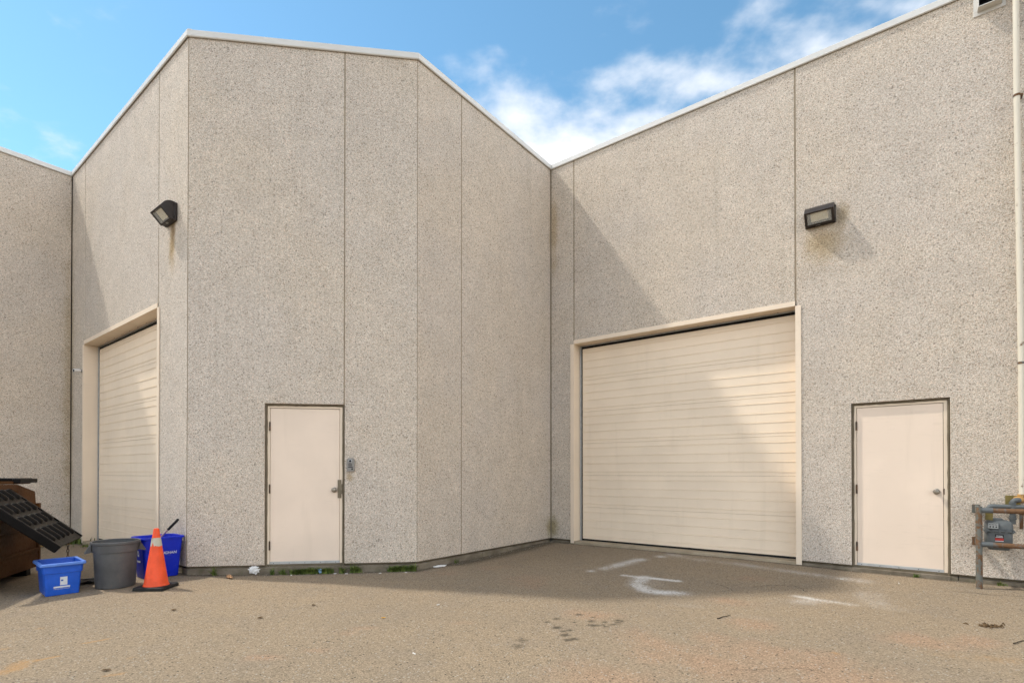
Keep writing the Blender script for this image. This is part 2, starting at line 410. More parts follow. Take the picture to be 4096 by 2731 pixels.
ys = np.concatenate([-np.geomspace(400, 0.5, 28), np.linspace(0, 2.7, 12), np.arange(2.8, 10.2, dx), np.geomspace(10.3, 400, 28)])
GX, GY = np.meshgrid(xs, ys, indexing='xy'); GZ = ground_z(GX, GY)
nx, ny = len(xs), len(ys)
co = np.stack([GX, GY, GZ], -1).reshape(-1, 3)
ii = np.arange(nx*ny).reshape(ny, nx)
quads = np.stack([ii[:-1, :-1], ii[:-1, 1:], ii[1:, 1:], ii[1:, :-1]], -1).reshape(-1, 4)
gme = bpy.data.meshes.new('asphalt_ground')
gme.vertices.add(nx*ny); gme.vertices.foreach_set('co', co.ravel())
gme.loops.add(quads.size); gme.loops.foreach_set('vertex_index', quads.ravel().astype(np.int32))
gme.polygons.add(len(quads)); gme.polygons.foreach_set('loop_start', np.arange(0, quads.size, 4, dtype=np.int32))
gme.polygons.foreach_set('use_smooth', np.ones(len(quads), bool))
gme.update(calc_edges=True)
X, Y = GX.ravel(), GY.ravel()
def blob(pts, r, stretch=None):
    m = np.zeros_like(X)
    for p in pts:
        rx = p[2] if len(p) > 2 else r; ry = p[3] if len(p) > 3 else rx
        m = np.maximum(m, np.exp(-(((X-p[0])/rx)**2+((Y-p[1])/ry)**2)))
    return m
def stroke(pl, r, amp=1.0):
    m = np.zeros_like(X)
    for a, b in zip(pl[:-1], pl[1:]): m = np.maximum(m, np.exp(-(seg_d(X, Y, a, b)/r)**2))
    return m*amp
white = np.maximum.reduce([
    stroke([(1.25, 7.15), (1.55, 7.43), (1.90, 7.74)], 0.13, 0.62), stroke([(1.43, 6.70), (1.71, 6.52), (1.99, 6.32)], 0.060, 1.0),
    stroke([(1.62, 6.56), (1.47, 6.20), (1.50, 5.88), (1.62, 5.78), (1.84, 5.72)], 0.13, 0.95), blob([(1.62, 6.2, .22, .30)], .2)*0.45, stroke([(2.45, 8.03), (2.6, 7.70), (3.27, 7.07), (3.84, 6.45), (4.12, 6.22)], 0.15, 0.40),
    stroke([(3.02, 5.58), (3.19, 5.37), (3.38, 5.22)], 0.075, 0.60), blob([(3.05, 5.35, .25, .16)], .2)*0.4, stroke([(3.85, 5.62), (3.62, 5.18)], 0.20, 0.36), stroke([(1.67, 5.23), (2.02, 4.99), (2.27, 4.73)], 0.12, 0.20),
    blob([(2.25, 7.9, .12), (1.05, 7.0, .08)], .1)*0.6])
oil_and_dark = np.maximum(blob([(0.31, 4.64, .035), (0.40, 4.74, .04), (0.38, 4.47, .045), (0.42, 4.36, .03), (0.48, 4.39, .03), (0.43, 4.26, .045), (0.44, 4.13, .05, .04), (0.49, 4.16, .055, .04),
    (0.55, 4.63, .025), (0.62, 4.87, .04), (0.70, 4.65, .045), (0.74, 4.78, .03), (0.70, 4.52, .06, .045), (0.78, 4.53, .04, .03), (0.81, 4.62, .035), (0.80, 4.49, .03), (0.87, 4.54, .045, .03), (0.94, 4.67, .045), (0.92, 4.6, .03), (0.97, 4.64, .03)], .04),
    0.6*blob([(0.08, 4.14, .08), (0.05, 3.98, .07), (-1.66, 3.26, .30, .12), (-3.22, 5.01, .06, .03), (-2.27, 4.75, .03), (-2.3, 5.14, .03)], .05))  # fainter dark spots and one wide soft dark blotch at the near edge
rust = np.maximum(stroke([(-3.36, 3.48), (-3.34, 3.56), (-3.41, 3.67)], 0.09, 0.9), stroke([(-3.41, 3.66), (-3.34, 3.71), (-3.27, 3.79)], 0.035, 1.0))
rust = np.maximum.reduce([rust, stroke([(-3.31, 4.07), (-3.21, 4.17)], 0.03, 1.0), stroke([(-2.62, 3.41), (-2.55, 3.44)], 0.04, 0.9), blob([(-2.71, 3.74), (-3.99, 4.47), (-3.8, 3.94), (-3.06, 3.27), (1.94, 5.0), (2.35, 3.82)], 0.05)*0.7,
    stroke([(3.10, 3.80), (3.28, 3.77), (3.52, 3.71), (3.9, 3.6)], 0.14, 0.55), stroke([(-3.9, 3.5), (-3.5, 3.2)], .15, .8)])
tan = np.maximum.reduce([blob([(1.01, 4.09, .30), (1.11, 3.84, .35), (1.35, 3.62, .45), (1.84, 3.71, .45), (2.1, 3.55, .45), (1.56, 4.2, .25), (2.08, 4.56, .28), (3.21, 4.09, .3), (3.6, 4.14, .25), (0.76, 4.84, .25), (2.15, 3.3, .5), (.6, 3.3, .4)], .3),
    0.75*blob([(-1.7, 3.75, .22, .08), (-1.5, 3.9, .20, .10), (-1.33, 4.3, .14, .10), (-1.25, 4.42, .16, .08)], .1), 0.7*blob([(-0.38, 4.6, .22, .16), (2.2, 5.35, .3), (-.9, 7.0, .4), (.2, 6.4, .5), (2.9, 6.4, .35), (-.2, 7.3, .3)], .2)])
dw = np.minimum.reduce([seg_d(X, Y, pL, pR), seg_d(X, Y, pR, pC), seg_d(X, Y, pC, pC-uD*8), seg_d(X, Y, pF, pL), seg_d(X, Y, pF, pG)])
dirt = 0.85*np.exp(-(dw/0.10)**2) + 0.7*stroke([(-0.75, 7.55), (0.0, 8.55), (0.62, 9.35)], 0.22) + 0.5*blob([(-5.0, 6.25, .35, .2), (-6.0, 5.9, .8, .7)], .3)  # wall-foot dirt and litter strip, plus darkened ground between the bins and by the dumpster
for k, a in dict(white=white, oil_and_dark=oil_and_dark, rust=rust, tan=tan, dirt=np.clip(dirt, 0, 1)).items():
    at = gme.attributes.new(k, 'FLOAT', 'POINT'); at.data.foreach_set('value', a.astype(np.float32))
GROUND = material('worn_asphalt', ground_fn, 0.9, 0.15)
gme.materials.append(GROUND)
ground = link('asphalt_ground', gme); ground['kind'] = 'structure'
CRACKM = painted('crack_dark', (0.065, 0.052, 0.036), 0.2, 0.9, (0.02, 0.02, 0.015), 0.3, 30)
for pl, wd in (([(2.69, 5.96), (2.95, 6.05), (3.24, 6.07), (3.24, 5.88), (3.21, 5.70)], .007), ([(4.75, 5.68), (4.87, 5.62), (5.0, 5.51), (5.27, 5.41), (5.9, 5.2)], .008),
               ([(1.43, 3.50), (1.58, 3.48), (1.78, 3.52), (2.1, 3.46)], .004), ([(2.30, 6.25), (2.41, 6.07), (2.45, 5.74)], .006), ([(5.15, 5.90), (5.6, 5.62), (6.2, 5.2)], .006)):
    mb = MB(); pts = []
    for a, b in zip(pl[:-1], pl[1:]):
        for k in range(8):
            t = k/8; pts.append((a[0]+(b[0]-a[0])*t+random.uniform(-.012, .012), a[1]+(b[1]-a[1])*t+random.uniform(-.012, .012)))
    P = []
    for i, p in enumerate(pts):
        q = pts[min(i+1, len(pts)-1)]; o = pts[max(i-1, 0)]
        d = Vector((q[0]-o[0], q[1]-o[1])).normalized(); ww = wd*.7*random.uniform(.2, 1.2)*(0.2 if i in (0, len(pts)-1) else 1)
        for sgn in (-1, 1):
            x, y = p[0]-d.y*ww*sgn, p[1]+d.x*ww*sgn; P.append((x, y, gz(x, y)+.004))
    mb.add(P, [(2*i, 2*i+1, 2*i+3, 2*i+2) for i in range(len(pts)-1)])
    mesh_obj('crack', mb, CRACKM, ground)

# ------------------------------------------------------------------ the building
bld = thing('warehouse_building', 'sawtooth industrial building of pale exposed aggregate concrete panels with beige doors', 'building', T((pL.x, pL.y, 0)))
BI = WM[bld.name].inverted()
def part(name, mb, mats, M, parent=bld, **kw):
    if parent is bld: return mesh_obj(name, mb, mats, bld, BI @ M, **kw)
    return mesh_obj(name, mb, mats, parent, None, **kw)
def inset(poly, e):
    n = len(poly); out = []
    for i in range(n):
        p0, p1, p2 = Vector(poly[i-1]), Vector(poly[i]), Vector(poly[(i+1) % n])
        a = (p1-p0).normalized(); b = (p2-p1).normalized()
        na, nb = Vector((-a.y, a.x)), Vector((-b.y, b.x))
        m = (na+nb)/(1+na.dot(nb)); out.append((p1.x+m.x*e, p1.y+m.y*e))
    return out
def panel(M, poly, e=0.005, th=0.12):               # poly counter-clockwise in (x,z)
    mb = MB(); n = len(poly); ins = inset(poly, e)
    P = [(x, 0, z) for x, z in ins] + [(x, e, z) for x, z in poly] + [(x, th, z) for x, z in poly]
    fs = [tuple(range(n))] + [(i, (i+1) % n, n+(i+1) % n, n+i) for i in range(n)] + [(n+i, n+(i+1) % n, 2*n+(i+1) % n, 2*n+i) for i in range(n)] + [tuple(range(2*n, 3*n))[::-1]]
    mb.add(P, fs); return part('wall_panel', mb, AGG, M)
def rect(x0, x1, z0, z1): return [(x0, z0), (x1, z0), (x1, z1), (x0, z1)]
J = 0.006; ZT = HT+0.03
# front
panel(M_FRONT, [(0.004, 0), (0.935, 0), (0.935, 2.090), (1.926, 2.090), (1.926, ZT), (0.004, ZT)])
panel(M_FRONT, rect(1.938, 2.8814, 0, ZT))
# chamfer side
panel(M_CHAM, rect(0.004, 0.86-J, 0, ZT)); panel(M_CHAM, rect(0.86+J, 3.2511-0.012, 0, ZT))
# right wall
panel(M_RIGHT, rect(0.012, 0.479, 0, ZT)); panel(M_RIGHT, rect(0.498, 3.994, 3.535, ZT))
panel(M_RIGHT, [(4.013, 0), (4.640, 0), (4.640, 2.085), (5.625, 2.085), (5.625, 0), (7.20, 0), (7.20, ZT), (4.013, ZT)])
panel(M_RIGHT, rect(7.212, 9.4, 0, ZT))
# left wall (x from the inner corner F)
panel(M_LEFT, rect(0.012, 0.800, 0, ZT)); panel(M_LEFT, rect(0.828, 4.234, 3.535, ZT)); panel(M_LEFT, rect(4.254, LLEN-0.004, 0, ZT))
# far left tooth
panel(M_G, rect(0.004, 0.86-J, 0, ZT)); panel(M_G, rect(0.86+J, GLEN-0.012, 0, ZT))
panel(M_H, rect(0, 0.95, 0, ZT)); panel(M_H, rect(0.962, 2.8814, 0, ZT))
# sealant in the joints
def seal(M, x, z0, z1=ZT, wd=0.012, y=0.003):
    part('joint_sealant', MB().box(x-wd, x+wd, y, y+0.05, z0, z1), SEAL, M)
seal(M_FRONT, 1.932, 2.09); seal(M_CHAM, 0.86, 0); seal(M_RIGHT, 0.4915, 3.545); seal(M_RIGHT, 4.0, 3.545); seal(M_RIGHT, 7.206, 0)
seal(M_LEFT, 0.8215, 3.545); seal(M_LEFT, 4.24, 3.545); seal(M_G, 0.86, 0); seal(M_H, .956, 0)
part('joint_sealant', MB().box(-0.10, 0.018, 0.004, 0.12, 0, ZT), SEAL, M_RIGHT)
part('joint_sealant', MB().box(-0.10, 0.020, 0.004, 0.12, 0, ZT), CAULK, M_LEFT)
part('joint_sealant', MB().box(-0.006, 0.010, 0.006, 0.05, 0, ZT), SEAL, M_CHAM)
part('joint_sealant', MB().box(-0.006, 0.010, 0.006, 0.05, 0, ZT), SEAL, M_FRONT)
# structural core behind the panels, with the door openings left free
def core(M, x0, x1, holes=()):
    mb = MB(); x = x0; y0, y1 = 0.125, 0.30
    for (a, b, h) in holes:
        mb.box(x, a, y0, y1, -0.4, HT); mb.box(a, b, y0, y1, h, HT); x = b
    mb.box(x, x1, y0, y1, -0.4, HT); part('wall_core', mb, CONC, M)
core(M_FRONT, 0.06, 2.82, [(0.935, 1.93, 2.09)]); core(M_CHAM, 0.06, 3.22); core(M_RIGHT, -0.3, 9.4, [(.44, 4.05, 3.54), (4.64, 5.625, 2.085)])
core(M_LEFT, -0.3, LLEN-.06, [(.78, 4.29, 3.54)]); core(M_G, 0.06, 3.22); core(M_H, 0, 2.82)
# foundation kerb under the panels, with a shadow gap
def kerb(M, x0, x1):
    part('foundation_kerb', MB().box(x0, x1, 0.012, 0.20, -0.40, -0.030, 0.006), CONC, M)
    part('base_joint', MB().box(x0, x1, 0.040, 0.11, -0.028, 0.004), CAULK, M)
kerb(M_FRONT, 0.006, 0.985); kerb(M_FRONT, 0.989, 2.879); kerb(M_CHAM, 0.006, 1.35); kerb(M_CHAM, 1.355, 3.235); kerb(M_RIGHT, 0.02, 0.42)
kerb(M_RIGHT, 4.07, 4.668); kerb(M_RIGHT, 4.672, 5.69); kerb(M_RIGHT, 5.695, 9.4); kerb(M_LEFT, 0.02, 0.75); kerb(M_LEFT, 4.31, LLEN-.006); kerb(M_G, 0.006, GLEN-.016); kerb(M_H, 0, 2.879)
# metal coping
t22 = math.tan(R_(22.5)); CO = 0.026; CZ0, CZ1 = HT, HT+0.078
def coping(M, x0, x1, e0, e1):                       # e: +1 outward mitre at a convex corner, -1 at an inner corner, 0 square
    k0 = {1: t22, -1: -1.0, 0: 0.0}[e0]; k1 = {1: t22, -1: -1.0, 0: 0.0}[e1]
    mb = MB(); pr = [(-CO+.012, CZ0-.012), (-CO+.004, CZ0-.010), (-CO-.004, CZ0), (-CO, CZ0+.004), (-CO, CZ1-.004), (-CO+.004, CZ1), (0.30, CZ1-0.02), (0.30, CZ0+.01), (0.0, CZ0+0.01)]
    P = []
    for x, k, s in ((x0, k0, -1), (x1, k1, 1)):
        for y, z in pr: P.append((x - s*k*y, y, z))
    n = len(pr); fs = [(i, (i+1) % n, n+(i+1) % n, n+i) for i in range(n)] + [tuple(range(n)), tuple(range(n, 2*n))[::-1]]
    mb.add(P, fs); part('coping', mb, COPE, M)
coping(M_FRONT, 0.0, 2.8854, 1, 1)
coping(M_CHAM, 0.0, 1.62, 1, 0); coping(M_CHAM, 1.624, 3.2511, 0, -1)
coping(M_RIGHT, 0, 3.1, -1, 0); coping(M_RIGHT, 3.103, 6.3, 0, 0); coping(M_RIGHT, 6.303, 9.4, 0, 0)
coping(M_LEFT, 0, 0.82, -1, 0); coping(M_LEFT, 0.823, 3.0, 0, 0); coping(M_LEFT, 3.003, LLEN, 0, 1)
coping(M_G, 0, 2.60, 1, 0); coping(M_G, 2.603, GLEN, 0, -1); coping(M_H, 0, 2.8854, 0, 1)
part('coping_corner', MB().box(-0.004, 0.05, -CO-.0025, -CO+.004, CZ0-.004, CZ1+.002), COPE, M_FRONT)
part('coping_sleeve', MB().box(1.585, 1.66, -CO-.002, -CO+.004, CZ0-.006, CZ1+.002), COPE, M_CHAM)
part('coping_sleeve', MB().box(2.565, 2.64, -CO-.002, -CO+.004, CZ0-.006, CZ1+.002), COPE, M_G)
# flat roof behind the parapet
rp = [pH, pG, pF, pL, pR, pC, pC-uD*9.4, pC-uD*9.4+vD*14, pF+vD*14-uD*0, pH+vD*16]
mb = MB(); inn = [Vector((p.x, p.y)) for p in rp]
mb.add([(p.x, p.y, HT-0.25) for p in inn], [tuple(range(len(inn)))]); mb.xf(Matrix.Identity(4))
roof = part('roof', mb, ROOFM, T((0.25*vD.x, 0.25*vD.y, 0)))
# outer side walls that close the block
part('side_wall', MB().box(9.1, 9.4, 0.31, 14, -0.4, HT), CONC, M_RIGHT)

# ---- overhead sectional doors
def overhead_door(M, a, b, lab):
    H = 3.475; y = 0.205; x0, x1 = a+0.058, b-0.012
    core_ = part('overhead_door', MB().box(a+.03, b-.004, y+.045, y+.06, -0.02, H+.02), BLACK, M); core_['label'] = lab
    nsec = 6; zb = 0.012; zt = 3.415; hs = (zt-zb)/nsec
    for k in range(nsec):
        z0 = zb+k*hs+.0008; z1 = zb+(k+1)*hs-.0008
        pr = [(y+.03, z0), (y+.004, z0), (y, z0+.003)]
        for fr in (0.115, 0.375, 0.61, 0.865):
            g = z0+fr*hs
            pr += [(y, g-.014), (y-.0065, g-.010), (y-.0055, g-.003), (y+.0025, g+.0005), (y+.002, g+.003), (y, g+.007)]
        pr += [(y, z1-.003), (y+.004, z1), (y+.03, z1)]
        part('door_section', MB().strip(pr, x0, x1), SECTM, None, core_)
    part('bottom_seal', MB().box(x0, x1, y+.004, y+.035, -0.017, 0.010), BLACK, None, core_)
    part('door_track', MB().box(a+.008, a+.034, y-.012, y+.02, -0.02, H-.005), GALV, None, core_)
    part('side_seal', MB().box(a+.036, a+.056, y+.010, y+.03, -0.02, H-.01), BLACK, None, core_)
    part('top_seal', MB().box(a+.03, b-.004, y-.006, y+.03, H-.018, H-.003), GALV, None, core_)
    def jamb(s):
        e = a if s < 0 else b
        pts = [(e, -.014), (e, .24), (e+s*.010, .24), (e+s*.010, -.0015), (e+s*.068, -.0015), (e+s*.070, -.006), (e+s*.068, -.014)]
        return MB().prism(pts, -0.055, H-.001, 'z')
    part('jamb', jamb(-1), FRAMEM, None, core_); part('jamb', jamb(1), FRAMEM, None, core_)
    pts = [(-.0142, H), (.24, H), (.24, H+.01), (-.0015, H+.01), (-.0015, H+.066), (-.006, H+.068), (-.0142, H+.066)]
    part('lintel', MB().prism(pts, a, b, 'x'), FRAMEM, None, core_)
    part('sill', MB().box(a-.0, b+.0, -.015, .30, -0.30, -0.018, 0.006), SILL, None, core_)
    for k in range(9):
        xx = a+.25+k*(b-a-.5)/8; part('screw', MB().tube([(xx, y-.035, H-.0005), (xx, y-.035, H-.004)], .006, 6), HINGE, None, core_)
    return core_
overhead_door(M_RIGHT, 0.492, 4.000, 'wide beige overhead door lit by the sun on its right side')
overhead_door(M_LEFT, 0.815, 4.240, 'narrow looking beige overhead door behind the bins')

# ---- personnel doors
def man_door(M, x0, x1, zt, lab, guard):
    lw0, lw1 = x0+.052, x1-.060
    yl = .052
    leaf = part('door', MB().box(lw0+.005, lw1-.005, yl, yl+.04, 0.034, zt-.058, 0.002), DOORM, M); leaf['label'] = lab
    mb = MB()                                             # frame: two jambs and a head
    for e0, e1 in ((x0+.020, lw0), (lw1, x1-.020)):
        mb.box(e0, e1, .046, .12, -0.03, zt-.052, .002)
    mb.box(x0+.020, x1-.020, .0463, .12, zt-.0522, zt-.020, .002)
    part('door_frame', mb, FRAMEM, None, leaf)
    mb = MB().box(lw0, lw1, .095, .12, -0.03, zt-.05); part('door_stop', mb, BLACK, None, leaf)
    # hand-run caulk between frame and concrete
    def bead(p, q):
        n = 26; path = []; rs = []
        for k in range(n+1):
            t = k/n; path.append((p[0]+(q[0]-p[0])*t, .038+random.uniform(-.003, .003), p[1]+(q[1]-p[1])*t)); rs.append(random.uniform(.0135, .0185))
        return path, rs
    mb = MB()
    for p, q in (((x0+.011, -.03), (x0+.011, zt-.004)), ((x1-.011, -.03), (x1-.011, zt-.004)), ((x0+.005, zt-.011), (x1-.005, zt-.011))):
        pa, rs = bead(p, q); mb.tube(pa, rs, 8)
    part('caulk_bead', mb, CAULK, None, leaf, smooth=True)
    part('backer', MB().box(x0+.001, x0+.019, .048, .124, -.03, zt-.001).box(x1-.019, x1-.001, .048, .124, -.03, zt-.001).box(x0+.019, x1-.019, .0484, .124, zt-.0195, zt-.001), CAULK, None, leaf)
    for z in (1.795, 0.98, 0.242):
        mb = MB().tube([(lw0, .044, z-.056), (lw0, .044, z+.056)], .010, 10); mb.tube([(lw0, .044, z+.056), (lw0, .044, z+.064)], .006, 8)
        for q in (-.034, -.012, .012, .034): mb.tube([(lw0, .044, z+q-.001), (lw0, .044, z+q+.001)], .0108, 10)
        part('hinge', mb, HINGE, None, leaf, smooth=True)
    part('door_sweep', MB().box(lw0+.002, lw1-.002, yl-.008, yl-.0005, 0.000, 0.036, .0015), GALV, None, leaf)
    part('sweep_brush', MB().box(lw0+.002, lw1-.002, yl-.003, yl+.03, -0.026, 0.000), BLACK, None, leaf)
    for k in range(5):
        xx = lw0+.05+k*(lw1-lw0-.1)/4; part('screw', MB().tube([(xx, yl-.008, .016), (xx, yl-.011, .016)], .005, 8), INK, None, leaf)
    part('threshold', MB().box(x0+.004, x1-.004, .002, .20, -.32, -.0275, .004), CONC, None, leaf)
    kx = lw1-.068; kz = .967
    mb = MB().lathe([(.001, 0), (.033, 0), (.034, .006), (.024, .012), (.014, .016), (.013, .030), (.024, .036), (.031, .046), (.031, .056), (.026, .066), (.012, .069), (.012, .066), (.001, .066)], 24)
    mb.xf(T((kx, yl, kz)) @ Matrix.Rotation(math.pi/2, 4, 'X'))
    part('door_knob', mb, STEEL, None, leaf, smooth=True)
    if guard:
        g0 = lw1-.026
        part('latch_guard', MB().box(g0, g0+.046, yl-.016, yl-.0045, .86, 1.10, .003).box(g0+.026, g0+.058, yl-.024, yl-.0163, .915, 1.045, .002), GUARD, None, leaf)
    else:
        part('strike_plate', MB().box(lw1-.003, lw1+.006, .043, .050, .935, 1.005), HINGE, None, leaf)
    return leaf
man_door(M_FRONT, 0.935, 1.930, 2.090, 'beige steel door with a latch guard beside the intercom', True)
man_door(M_RIGHT, 4.640, 5.625, 2.085, 'beige steel door with a plain knob near the gas meter', False)

# ------------------------------------------------------------------ wall lamps
def glass_fn(t): return (0.9, 0.9, 0.85), {'Alpha': 0.22, 'Roughness': 0.1}
GLASS = material('lens_glass', glass_fn, 0.12, 0.4)
def wall_lamp(M, x, z, label):
    t = thing('wall_lamp', label, 'lamp', M @ T((x, 0, z)), 'wall pack lamps')
    hw = .166
    # housing side profile in (outward, z); outward = -y
    prof = [(0, -.118), (0, .104), (.035, .116), (.075, .117), (.115, .104), (.150, .078), (.178, .040), (.194, .008)]
    mb = MB()
    n = len(prof); P = [(sx*hw, -o, zz_) for sx in (-1, 1) for o, zz_ in prof]
    lens_lo = (.072, -.118)
    # closed shell: top, sides (polygons down to lens line)
    sidep = prof + [lens_lo]; m = len(sidep); P = [(sx*hw, -o, zz_) for sx in (-1, 1) for o, zz_ in sidep]
    fs = [tuple(range(m)), tuple(range(m, 2*m))[::-1]] + [(i, i+1, m+i+1, m+i) for i in range(n-1)] + [(n, 0, m, m+n)] 
    mb.add(P, fs)
    part('housing', mb, BRONZE, None, t, smooth=True, angle=40)
    # lens frame: border on the slanted face
    a = Vector((0, -.194, .008)); b = Vector((0, -.072, -.118)); d = (b-a); ln = d.length; d.normalize(); nn = Vector((0, -(-d.z), 0)); 
    nrm = Vector((0, d.z, -d.y)).normalized()
    if nrm.y > 0: nrm = -nrm
    def fp(xx, tt, off=0.0): q = a + d*(tt*ln) + nrm*off; return (xx, q.y, q.z)
    def slab(x0, x1, t0, t1, o0, o1):
        P = [fp(xx, tt, oo) for xx in (x0, x1) for tt in (t0, t1) for oo in (o0, o1)]
        return P, [(0, 1, 3, 2), (4, 6, 7, 5), (0, 4, 5, 1), (2, 3, 7, 6), (0, 2, 6, 4), (1, 5, 7, 3)]
    mb = MB()
    for r in ((-hw-.003, hw+.003, -.03, .085), (-hw-.003, hw+.003, .915, 1.03), (-hw-.003, -hw+.026, .0852, .9148), (hw-.026, hw+.003, .0852, .9148)):
        mb.add(*slab(*r, -.006, .007))
    part('lens_frame', mb, BRONZE, None, t)
    mb = MB(); mb.add(*slab(-hw+.027, hw-.027, .087, .913, -.002, .002)); part('lens', mb, GLASS, None, t)
    mb = MB(); mb.add(*slab(-hw*.60, hw*.60, .13, .80, -.030, -.026)); part('reflector', mb, REFL, None, t)
    mb = MB(); mb.add(*slab(-hw+.01, hw-.01, .05, .95, -.050, -.045)); part('inner_tray', mb, BLACK, None, t)
    part('back_plate', MB().box(-hw-.010, hw+.010, -.034, -.001, -.124, .110, .006), BRONZE, None, t)
    for sx in (-1, 1):
        for z2 in (.078, -.082):
            mb = MB().tube([(sx*hw, -.045, z2), (sx*(hw+.016), -.045, z2)], .008, 10); part('screw', mb, BRONZE, None, t, smooth=True)
    part('label_plate', MB().box(-.05, .0, -.066, -.040, -.1195, -.1182), DIAL, None, t)
    return t
wall_lamp(M_RIGHT, 4.305, 4.610, 'dark bronze wall lamp above the wide overhead door and the plain knob door')
wall_lamp(M_LEFT, LLEN-.50, 4.620, 'dark bronze wall lamp high up beside the corner above the bins')

# ------------------------------------------------------------------ intercom, camera, vent
t = thing('door_intercom', 'small grey video intercom on the concrete beside the latch guard door', 'intercom', M_FRONT @ T((2.018, 0, 1.212)))
mb = MB(); pts = [(-.048, 0), (.048, 0), (.048, .150), (.040, .166), (.022, .174), (-.022, .174), (-.040, .166), (-.048, .150)]
mb.prism([(x, z) for x, z in pts], -.030, -.001, 'y'); part('housing', mb, INTER, None, t)
mb = MB().lathe([(.0215, 0), (.0215, .004), (.016, .005)], 24); mb.xf(T((-.002, -.0302, .135)) @ Matrix.Rotation(math.pi/2, 4, 'X')); part('lens_ring', mb, GALV, None, t, smooth=True)
mb = MB().lathe([(.001, .003), (.0155, .002), (.0155, 0)], 20); mb.xf(T((-.002, -.0302, .135)) @ Matrix.Rotation(math.pi/2, 4, 'X')); part('lens', mb, DARK, None, t, smooth=True)
part('lamp_strip', MB().box(-.016, .012, -.0315, -.0302, .106, .112), DARK, None, t)
mb = MB()
for k in range(6): mb.box(-.024+k*.008, -.020+k*.008, -.0312, -.0302, .068, .098)
part('speaker_grille', mb, DARK, None, t)
part('name_slot', MB().box(-.030, .030, -.0315, -.0302, .050, .060), DARK, None, t)
mb = MB().lathe([(.001, .004), (.010, .004), (.011, 0)], 18); mb.xf(T((.022, -.0302, .030)) @ Matrix.Rotation(math.pi/2, 4, 'X')); part('call_button', mb, BLACK, None, t, smooth=True)

t = thing('security_camera', 'small white bullet security camera beside the left overhead door jamb', 'camera', M_LEFT @ T((0.712, 0, 3.01)) @ RZ(R_(18)))
part('mount', MB().tube([(0, .006, 0), (0, -.018, 0)], .028, 18).tube([(0, -.016, 0), (0, -.05, .0)], .013, 12), INTER, None, t, smooth=True)
part('body', MB().tube([(0, -.035, .0), (.0, -.05, .0), (.0, -.125, -.012), (.0, -.14, -.014)], [.020, .027, .027, .024], 18), WHITE, None, t, smooth=True)
part('sun_shield', MB().tube([(0, -.055, .006), (0, -.150, -.010)], .0285, 18, caps=False), WHITE, None, t, smooth=True)
part('lens', MB().tube([(0, -.139, -.014), (0, -.143, -.0145)], .021, 18), DARK, None, t, smooth=True)

t = thing('wall_vent', 'white framed dark wall vent high under the roof edge at right', 'vent', M_RIGHT @ T((5.99, 0, 6.46)))
mb = MB()
for r in ((-.138, .138, 0, .05), (-.138, .138, .225, .27), (-.138, -.098, .0502, .2248), (.098, .138, .0502, .2248)): mb.box(r[0], r[1], -.010, -.001, r[2], r[3], .002)
part('face_plate', mb, VENTM, None, t)
mb = MB().box(-.104, -.097, -.105, -.011, .040, .232).box(.097, .104, -.105, -.011, .040, .232).box(-.0968, .0968, -.105, -.011, .040, .047).box(-.0968, .0968, -.105, -.011, .225, .232)
part('hood', mb, VENTM, None, t)
part('opening', MB().box(-.0966, .0966, -.012, -.004, .0472, .2248), DARK, None, t)
for k in range(3): part('louvre', MB().prism([(-.09, .075+k*.05), (-.088, .073+k*.05), (-.02, .098+k*.05), (-.02, .101+k*.05)], -.096, .096, 'x'), DARK, None, t)

# ------------------------------------------------------------------ gas riser and meter
t = thing('gas_riser_pipe', 'tall cream gas pipe with rust spots strapped to the right wall', 'pipe', M_RIGHT @ T((6.215, 0, 0)))
part('pipe', MB().tube([(.010, -.08, .955), (.010, -.08, 2.4), (-.012, -.08, 5.4), (-.014, -.08, 6.9)], .0285, 20), PIPE, None, t, smooth=True)
for z in (5.36, 2.40):
    xo = .010-.022*max(0, (z-2.4)/3.0)
    mb = MB().tube([(xo, -.08, z-.012), (xo, -.08, z+.012)], .0325, 20); mb.box(xo+.028, xo+.052, -.085, -.0005, z-.010, z+.010); part('pipe_strap', mb, RAILM, None, t, smooth=True)
part('tee_fitting', MB().tube([(.010, -.08, .945), (.010, -.08, .86)], .038, 20).tube([(.010, -.08, .895), (-.045, -.105, .895)], .034, 18).tube([(.010, -.08, .958), (.010, -.08, .938)], .041, 20).tube([(-.03, -.10, .895), (-.05, -.108, .895)], .039, 18), ORANGE, None, t, smooth=True)

t = thing('gas_meter', 'grey gas meter with pipework behind the rusty rail at right', 'gas meter', M_RIGHT @ T((6.02, 0, .33)))
def bx_dome(x0, x1, y0, y1, z0, z1, r, n=5, taper=0.0):
    mb = MB(); rings = []
    def ring(ins, z):
        pts = []; rr = .035
        for cx_, cy_, a0 in ((x1-rr-ins, y1-rr-ins, 0), (x0+rr+ins, y1-rr-ins, 90), (x0+rr+ins, y0+rr+ins, 180), (x1-rr-ins, y0+rr+ins, 270)):
            for k in range(5): a_ = R_(a0+k*22.5); pts.append((cx_+rr*math.cos(a_), cy_+rr*math.sin(a_), z))
        return pts
    rr = [ring(taper, z0), ring(0, z0+(z1-z0)*.3 if taper else z0+.001), ring(0, z1-r)] + [ring(r*(1-math.cos(R_(a_))), z1-r+r*math.sin(R_(a_))) for a_ in (25, 50, 70, 88)]
    n_ = len(rr[0]); P = [p for q in rr for p in q]
    fs = [(i*n_+k, i*n_+(k+1) % n_, (i+1)*n_+(k+1) % n_, (i+1)*n_+k) for i in range(len(rr)-1) for k in range(n_)] + [tuple(range(n_)), tuple((len(rr)-1)*n_+k for k in range(n_))]
    return mb.add(P, fs)
